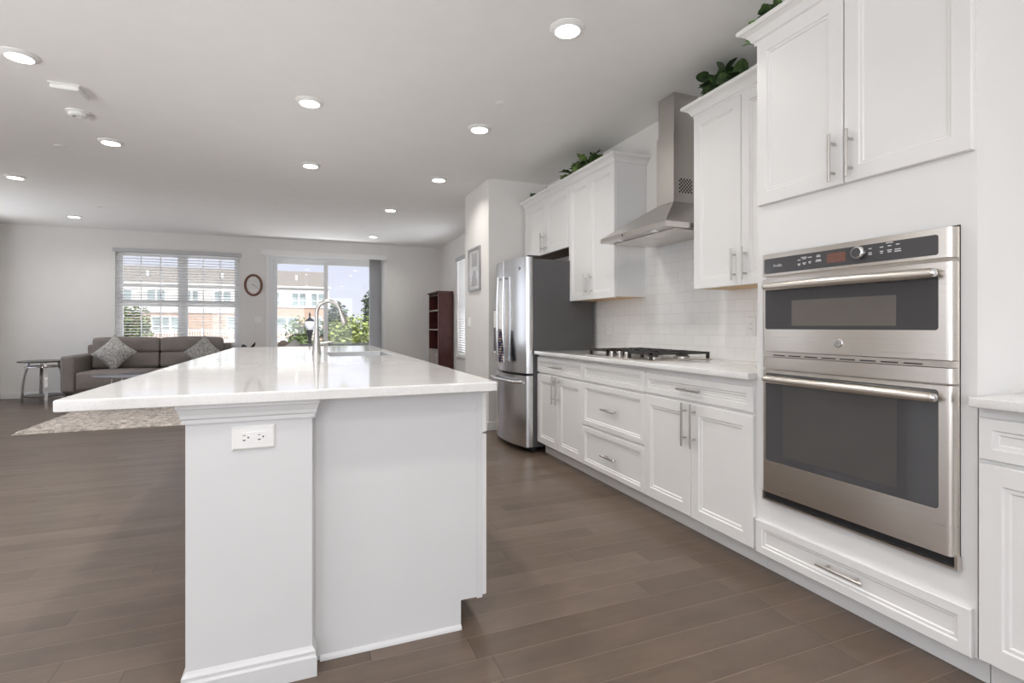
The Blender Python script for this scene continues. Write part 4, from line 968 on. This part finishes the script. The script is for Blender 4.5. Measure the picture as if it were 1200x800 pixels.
# rug: thick pile
m = MB(); rx0, rx1, ry0, ry1 = -2.83, -1.02, 6.90, 9.25; nx, ny = 150, 150
gr = [[m.v((rx0 + (rx1 - rx0) * i / nx + rnd.uniform(-.006, .006), ry0 + (ry1 - ry0) * j / ny + rnd.uniform(-.006, .006), (.006 if i in (0, nx) or j in (0, ny) else rnd.uniform(.012, .026)))) for j in range(ny + 1)] for i in range(nx + 1)]
for i in range(nx):
    for j in range(ny): m.face([gr[i][j], gr[i + 1][j], gr[i + 1][j + 1], gr[i][j + 1]])
bord = [gr[i][0] for i in range(nx + 1)] + [gr[nx][j] for j in range(1, ny + 1)] + [gr[i][ny] for i in range(nx - 1, -1, -1)] + [gr[0][j] for j in range(ny - 1, 0, -1)]
low = [m.v((v.co.x, v.co.y, .001)) for v in bord]
for k in range(len(bord)): m.face([bord[k], low[k], low[(k + 1) % len(bord)], bord[(k + 1) % len(bord)]])
tag(obj('area_rug', m, 'rug', None, False), 'mottled beige shag rug on the wood floor before the sofa', 'rug')
# accent chair beyond the island
ac = thing('armchair', 'light grey rounded armchair partly hidden behind the far end of the island', 'armchair', (-.45, 7.95, 0))
m = MB(); n = 26; outer = []; inn = []
for k in range(n + 1):
    a = R(-150 + 300 * k / n) ; outer.append((a, .36)); 
def shell(rad, th, z0, zf, mat, nm):
    mm = MB(); ls = []
    for k in range(n + 1):
        a = R(-128 + 256 * k / n); top = zf(a); ca, sa = math.cos(a), math.sin(a)
        ls.append([(-.45 + ca * (rad - th), 7.95 + sa * (rad - th), z0), (-.45 + ca * rad, 7.95 + sa * rad, z0), (-.45 + ca * (rad + .01), 7.95 + sa * (rad + .01), top - .06), (-.45 + ca * (rad - .02), 7.95 + sa * (rad - .02), top - .015), (-.45 + ca * (rad - th / 2), 7.95 + sa * (rad - th / 2), top), (-.45 + ca * (rad - th + .02), 7.95 + sa * (rad - th + .02), top - .015), (-.45 + ca * (rad - th), 7.95 + sa * (rad - th), top - .06)])
    mm.loops(ls); return obj(nm, mm, mat, ac, True)
shell(.36, .10, .16, lambda a: .66 + .285 * max(0, math.cos(a * .62)) ** 2, 'chair_gray', 'backrest')
soft('seat_cushion', 'chair_gray', ac, -.74, -.20, 7.68, 8.22, .30, .47, .05, .02)
soft('back_cushion', 'chair_brown', ac, -.36, -.22, 7.74, 8.16, .48, .91, .06, .03)
obj('base', MB().lathe([(.30, .14), (.33, .16), (.33, .29), (.30, .30)], (-.45, 7.95, 0), 'Z', 32), 'chair_gray', ac, True)
for an in (45, 135, 225, 315): obj('leg', MB().lathe([(.014, 0), (.020, .145)], (-.45 + .24 * math.cos(R(an)), 7.95 + .24 * math.sin(R(an)), 0), 'Z', 10), 'black', ac)
om = thing('ornament', 'black ornament with two upright pointed tips behind island end', 'ornament', (-.68, 7.25, 0))
obj('base', MB().lathe([(.10, 0), (.10, .015), (.03, .03), (.022, .40), (.03, .70), (.05, .80), (.045, .84)], (-.68, 7.25, 0), 'Z', 20), 'black', om, True)
for dx, h, w_ in ((-.03, .905, .030), (.085, .935, .026)):
    mm = MB(); mm.loops([[(-.68 + dx * t + (-.02 if dx < 0 else .01) * t * t - w_ * ww, 7.25 - .012, z), (-.68 + dx * t, 7.25 - .02, z), (-.68 + dx * t + w_ * ww, 7.25 + .012, z), (-.68 + dx * t, 7.25 + .016, z)] for t, z, ww in ((.1, .82, .6), (.6, .82 + (h - .82) * .4, 1.0), (.9, .82 + (h - .82) * .75, .7), (1.05, h, .08))]); obj('tip', mm, 'black', om, True)

# ------------------------------------------------------------------ greenery on the cabinets
IVY = [(0, 0), (.30, -.10), (.52, .12), (.40, .32), (.50, .58), (.24, .56), (0, 1.0), (-.24, .56), (-.50, .58), (-.40, .32), (-.52, .12), (-.30, -.10)]
ROUND = [(0, 0), (.28, .08), (.44, .34), (.40, .64), (.20, .90), (0, 1.0), (-.20, .90), (-.40, .64), (-.44, .34), (-.28, .08)]
LONG = [(0, 0), (.12, .2), (.17, .5), (.10, .8), (0, 1.0), (-.10, .8), (-.17, .5), (-.12, .2)]
def leaf(m, p, size, shape, rg, up=.4, th=.0012):
    yaw = rg.uniform(0, 2 * math.pi); pit = rg.uniform(-.5, 1.0); rol = rg.uniform(-.6, .6)
    mt = Matrix.Translation(p) @ Matrix.Rotation(yaw, 4, 'Z') @ Matrix.Rotation(pit, 4, 'X') @ Matrix.Rotation(rol, 4, 'Y')
    ring = [mt @ Vector((a * size, b * size, abs(a) * size * .25 - (b - .4) ** 2 * size * .3)) for a, b in shape]
    ring2 = [q + (mt.to_3x3() @ Vector((0, 0, th))) for q in ring]
    c1 = m.v(mt @ Vector((0, size * .45, 0))); c2 = m.v(mt @ Vector((0, size * .45, th)))
    a_ = [m.v(q) for q in ring]; b_ = [m.v(q) for q in ring2]; k = len(a_)
    for i in range(k):
        j = (i + 1) % k; m.face([a_[i], a_[j], c1]); m.face([b_[j], b_[i], c2]); m.face([a_[i], b_[i], b_[j], a_[j]])
def greenery(name, label, c, ext, count, size, shape, mats, seed, trail=()):
    rg = random.Random(seed); t = thing(name, label, 'plant', (c[0], c[1], c[2]), 'greenery on top of the cabinets')
    ms = [MB() for _ in mats]; sm = MB()
    for k in range(count):
        a = rg.uniform(0, 2 * math.pi); el = rg.uniform(0.05, 1) ; r_ = rg.uniform(.45, 1)
        p = Vector((c[0] + ext[0] * r_ * math.cos(a) * math.cos(el * 1.3), c[1] + ext[1] * r_ * math.sin(a) * math.cos(el * 1.1), c[2] + .02 + ext[2] * r_ * math.sin(el * 1.45)))
        leaf(ms[rg.randrange(len(ms))], p, size * rg.uniform(.7, 1.25), shape, rg)
        if k % 4 == 0: sm.tube([(c[0], c[1], c[2] + .001), tuple((Vector(c) + p) / 2 + Vector((0, 0, .03))), tuple(p)], .0025, 5)
    for (p, s_) in trail:
        leaf(ms[rg.randrange(len(ms))], Vector(p), s_, shape, rg)
    if trail: sm.tube([(c[0], c[1], c[2] + .02)] + [tuple(p) for p, _ in trail], .0025, 5)
    for k, mt in enumerate(mats): obj('leaves', ms[k], mt, t)
    obj('stems', sm, 'stem', t)
greenery('ivy_plant', 'dark green ivy trailing along the cabinet tops above the refrigerator', (2.36, 4.10, 2.426), (.11, .40, .20), 130, .085, IVY, ('leaf_ivy', 'leaf_dark', 'leaf_pale'), 3,
         [((2.27, 4.62, 2.50), .05), ((2.27, 4.72, 2.50), .05), ((2.26, 4.86, 2.50), .05), ((2.25, 4.97, 2.505), .085), ((2.25, 5.02, 2.505), .085), ((2.255, 4.99, 2.50), .07)])
greenery('leafy_plant', 'dark green broad-leaf plant on the cabinet beside the hood chimney', (2.36, 2.45, 2.441), (.10, .17, .23), 150, .085, ROUND, ('leaf_dark', 'leaf_ivy', 'leaf_dark'), 5)
greenery('leafy_plant', 'bright green round-leaf plant on top of the oven cabinet', (2.00, 1.68, 2.441), (.11, .22, .165), 95, .062, ROUND, ('leaf_bright', 'leaf_ivy'), 8)

# ------------------------------------------------------------------ outside
struct('ground', bx(-120, 120, 13, 200, -3.3, -3.0), 'asphalt')
o = obj('balcony_deck', bx(-4.6, 3.4, YF + .201, 12.1, -.25, -.06), 'bwhite'); o['kind'] = 'structure'
rl = thing('balcony_railing', 'black metal balcony railing seen beyond the sliding door', 'railing', (0, 11.9, -.06))
obj('top_rail', bx(-4.5, 3.3, 11.87, 11.93, .715, .765), 'sky_rail', rl)
obj('bottom_rail', bx(-4.5, 3.3, 11.885, 11.915, .02, .05), 'sky_rail', rl)
m = MB(); x = -4.45
while x < 3.3: m.box(x - .008, x + .008, 11.892, 11.908, .05, .715); x += .115
obj('balusters', m, 'sky_rail', rl)
for x in (-4.5, -2.55, -.6, 1.35, 3.3): obj('post', bx(x - .03, x + .03, 11.872, 11.928, -.06, .7145), 'sky_rail', rl)
ap = thing('apartment_building', 'cream and brick apartment building with tan roof across the street', 'building', (-20, 74, -3))
BX0, BX1, BYF = -48.0, 2.75, 70.0
obj('brick_wall', MB().box(-5.0, BX1, BYF, 86, -3, 3.53).box(BX0, -5.0005, BYF, 86, -3, 2.72), 'brick', ap)
obj('siding_wall', MB().box(-5.0, BX1, BYF, 86, 3.5305, 6.1).box(BX0, -5.0005, BYF, 86, 2.7205, 6.1), 'siding', ap)
obj('belt_course', MB().box(-5.0, BX1 + .1, BYF - .12, BYF - .001, 3.48, 3.70).box(BX0, -5.001, BYF - .12, BYF - .001, 2.72, 3.05), 'bwhite', ap)
m = MB(); m.prism([(69.75, 6.15), (69.75, 6.25), (76.5, 8.65), (83, 6.35), (83, 6.15)], lambda a, b, t: (t, a, b), BX0, BX1 - .2); obj('roof', m, 'roofing', ap)
obj('cornice', MB().box(BX0, BX1 + .2, 69.7, BYF - .001, 5.95, 6.149), 'bwhite', ap)
obj('corner_board', bx(BX1 - .25, BX1 + .03, BYF - .06, BYF - .0005, -3, 6.1), 'bwhite', ap)
for x in (-13.6, -9.5, -6.6, -4.1, -1.1, -17.2): obj('roof_vent', bx(x - .12, x + .12, 72.2, 72.5, 7.1, 7.75), 'bwhite', ap)
def bwin(x0, x1, z0, z1, n=2):
    m = MB(); f = .16
    m.box(x0 - f, x1 + f, BYF - .10, BYF - .002, z0 - f, z0); m.box(x0 - f, x1 + f, BYF - .10, BYF - .002, z1, z1 + f)
    for k in range(n + 1): xx = x0 + (x1 - x0) * k / n; w_ = f if k in (0, n) else .09; m.box(xx - (f if k == 0 else .09 if k < n else 0), xx + (0 if k == 0 else .09 if k < n else f), BYF - .10, BYF - .002, z0, z1)
    zm = z0 + (z1 - z0) * .42; m.box(x0, x1, BYF - .08, BYF - .003, zm - .06, zm + .06)
    w = obj('window', m, 'bwhite', ap); obj('pane', bx(x0, x1, BYF - .04, BYF - .004, z0, z1), 'bpane', w)
for a, b in ((-1.55, .0), (.72, 2.15), (-10.0, -8.3), (-13.0, -11.7), (-16.7, -15.0), (-19.8, -18.2), (-4.6, -3.0)): bwin(a, b, 3.72, 5.25)
for a, b, n in ((-3.2, -1.0, 2), (.4, 1.8, 2), (-16.2, -13.6, 3), (-8.6, -6.6, 2), (-21, -19, 2)): bwin(a, b, .45, 2.15, n)
for x0, x1 in ((-3.9, 1.6), (-17.0, -5.2)):
    m = MB(); m.box(x0, x1, 68.9, 69.0, .62, .75); m.box(x0, x1, 68.9, 69.0, -.55, -.3); m.box(x0, x1, 68.9, 69.9, -.75, -.55)
    x = x0
    while x < x1: m.box(x, x + .07, 68.92, 68.98, -.3, .62); x += .25
    for k in range(5): xx = x0 + (x1 - x0) * k / 4; m.box(xx - .12, xx + .12, 68.85, 69.05, -.75, .9)
    obj('balcony_rail', m, 'bwhite', ap)
def tree(label, x, y, zc, r, rz, mat, seed, n, ls, zg=-3.0, cat='tree', name='tree', mats=None):
    rg = random.Random(seed); t = thing(name, label, cat, (x, y, zg)); m = MB()
    blobs = [(x + rg.uniform(-.5, .5) * r, y + rg.uniform(-.4, .4) * r, zc + rg.uniform(-.55, .45) * rz, rg.uniform(.4, .62)) for _ in range(9)] + [(x, y, zc + rz * .45, .5), (x, y, zc - rz * .3, .7)]
    for k in range(n):
        b = blobs[rg.randrange(len(blobs))]; d = Vector((rg.gauss(0, 1), rg.gauss(0, 1), rg.gauss(0, 1))).normalized() * rg.uniform(.55, 1.0)
        p = Vector((b[0] + d.x * r * b[3], b[1] + d.y * r * b[3], b[2] + d.z * rz * b[3])); s = ls * rg.uniform(.6, 1.3)
        q = Matrix.Rotation(rg.uniform(0, 6.28), 3, 'Z') @ Matrix.Rotation(rg.uniform(-1.2, 1.2), 3, 'X')
        m.face([m.v(p + q @ Vector(c)) for c in ((-s * .5, 0, 0), (0, -s * .3, 0), (s * .5, 0, 0), (0, s * .35, s * .1))])
    obj('foliage', m, mat, t)
    tr = MB(); tr.tube([(x, y, zg), (x + .05 * r, y, (zg + zc) / 2), (x, y, zc + rz * .3)], [.09 * r, .07 * r, .03 * r], 8)
    for k in range(5):
        a = rg.uniform(0, 6.28); tr.tube([(x, y, zc - rz * .4 + .15 * k * rz), (x + r * .55 * math.cos(a), y + r * .5 * math.sin(a), zc - rz * .1 + .2 * k * rz)], [.04 * r, .015 * r], 6)
    obj('trunk', tr, 'bark', t)
tree('yellow-green leafy tree in front of the trees right of the building', 3.7, 40, -.6, 2.5, 2.9, 'tree_y', 1, 5000, .30)
tree('low yellow-green tree just right of the building corner', 1.55, 33, -1.0, 1.3, 1.45, 'tree_y', 11, 2600, .26)
tree('grey-green tree close behind the building corner', 3.0, 55, .6, 2.1, 3.3, 'tree_d', 2, 3800, .4)
tree('dark green tall tree at the right edge of the sliding door view', 8.0, 62, 1.0, 2.9, 4.8, 'tree_d', 3, 4000, .5)
tree('small green tree in front of the brick building by the lamp post', -.35, 34, .15, .95, 1.75, 'tree_g', 4, 2600, .18)
tree('small feathery green tree outside the left end of the wide window', -5.75, 22, 1.0, .80, 1.15, 'tree_g', 6, 2600, .13)
lp = thing('lamp_post', 'black street lamp with white globe outside the sliding door', 'street lamp', (.155, 22, -3))
obj('post', MB().lathe([(.12, -3), (.12, -2.6), (.06, -2.4), (.05, .55), (.07, .62), (.06, .7), (.10, .82), (.14, .98), (.13, 1.0)], (.155, 22, 0), 'Z', 16), 'black', lp, True)
obj('globe', MB().lathe([(.10, 1.0005), (.17, 1.12), (.185, 1.25), (.17, 1.34)], (.155, 22, 0), 'Z', 20), 'lampglass', lp, True)
obj('cap', MB().lathe([(.185, 1.3405), (.17, 1.37), (.10, 1.42), (.05, 1.48), (.03, 1.56), (.045, 1.59), (.01, 1.70)], (.155, 22, 0), 'Z', 16), 'black', lp, True)
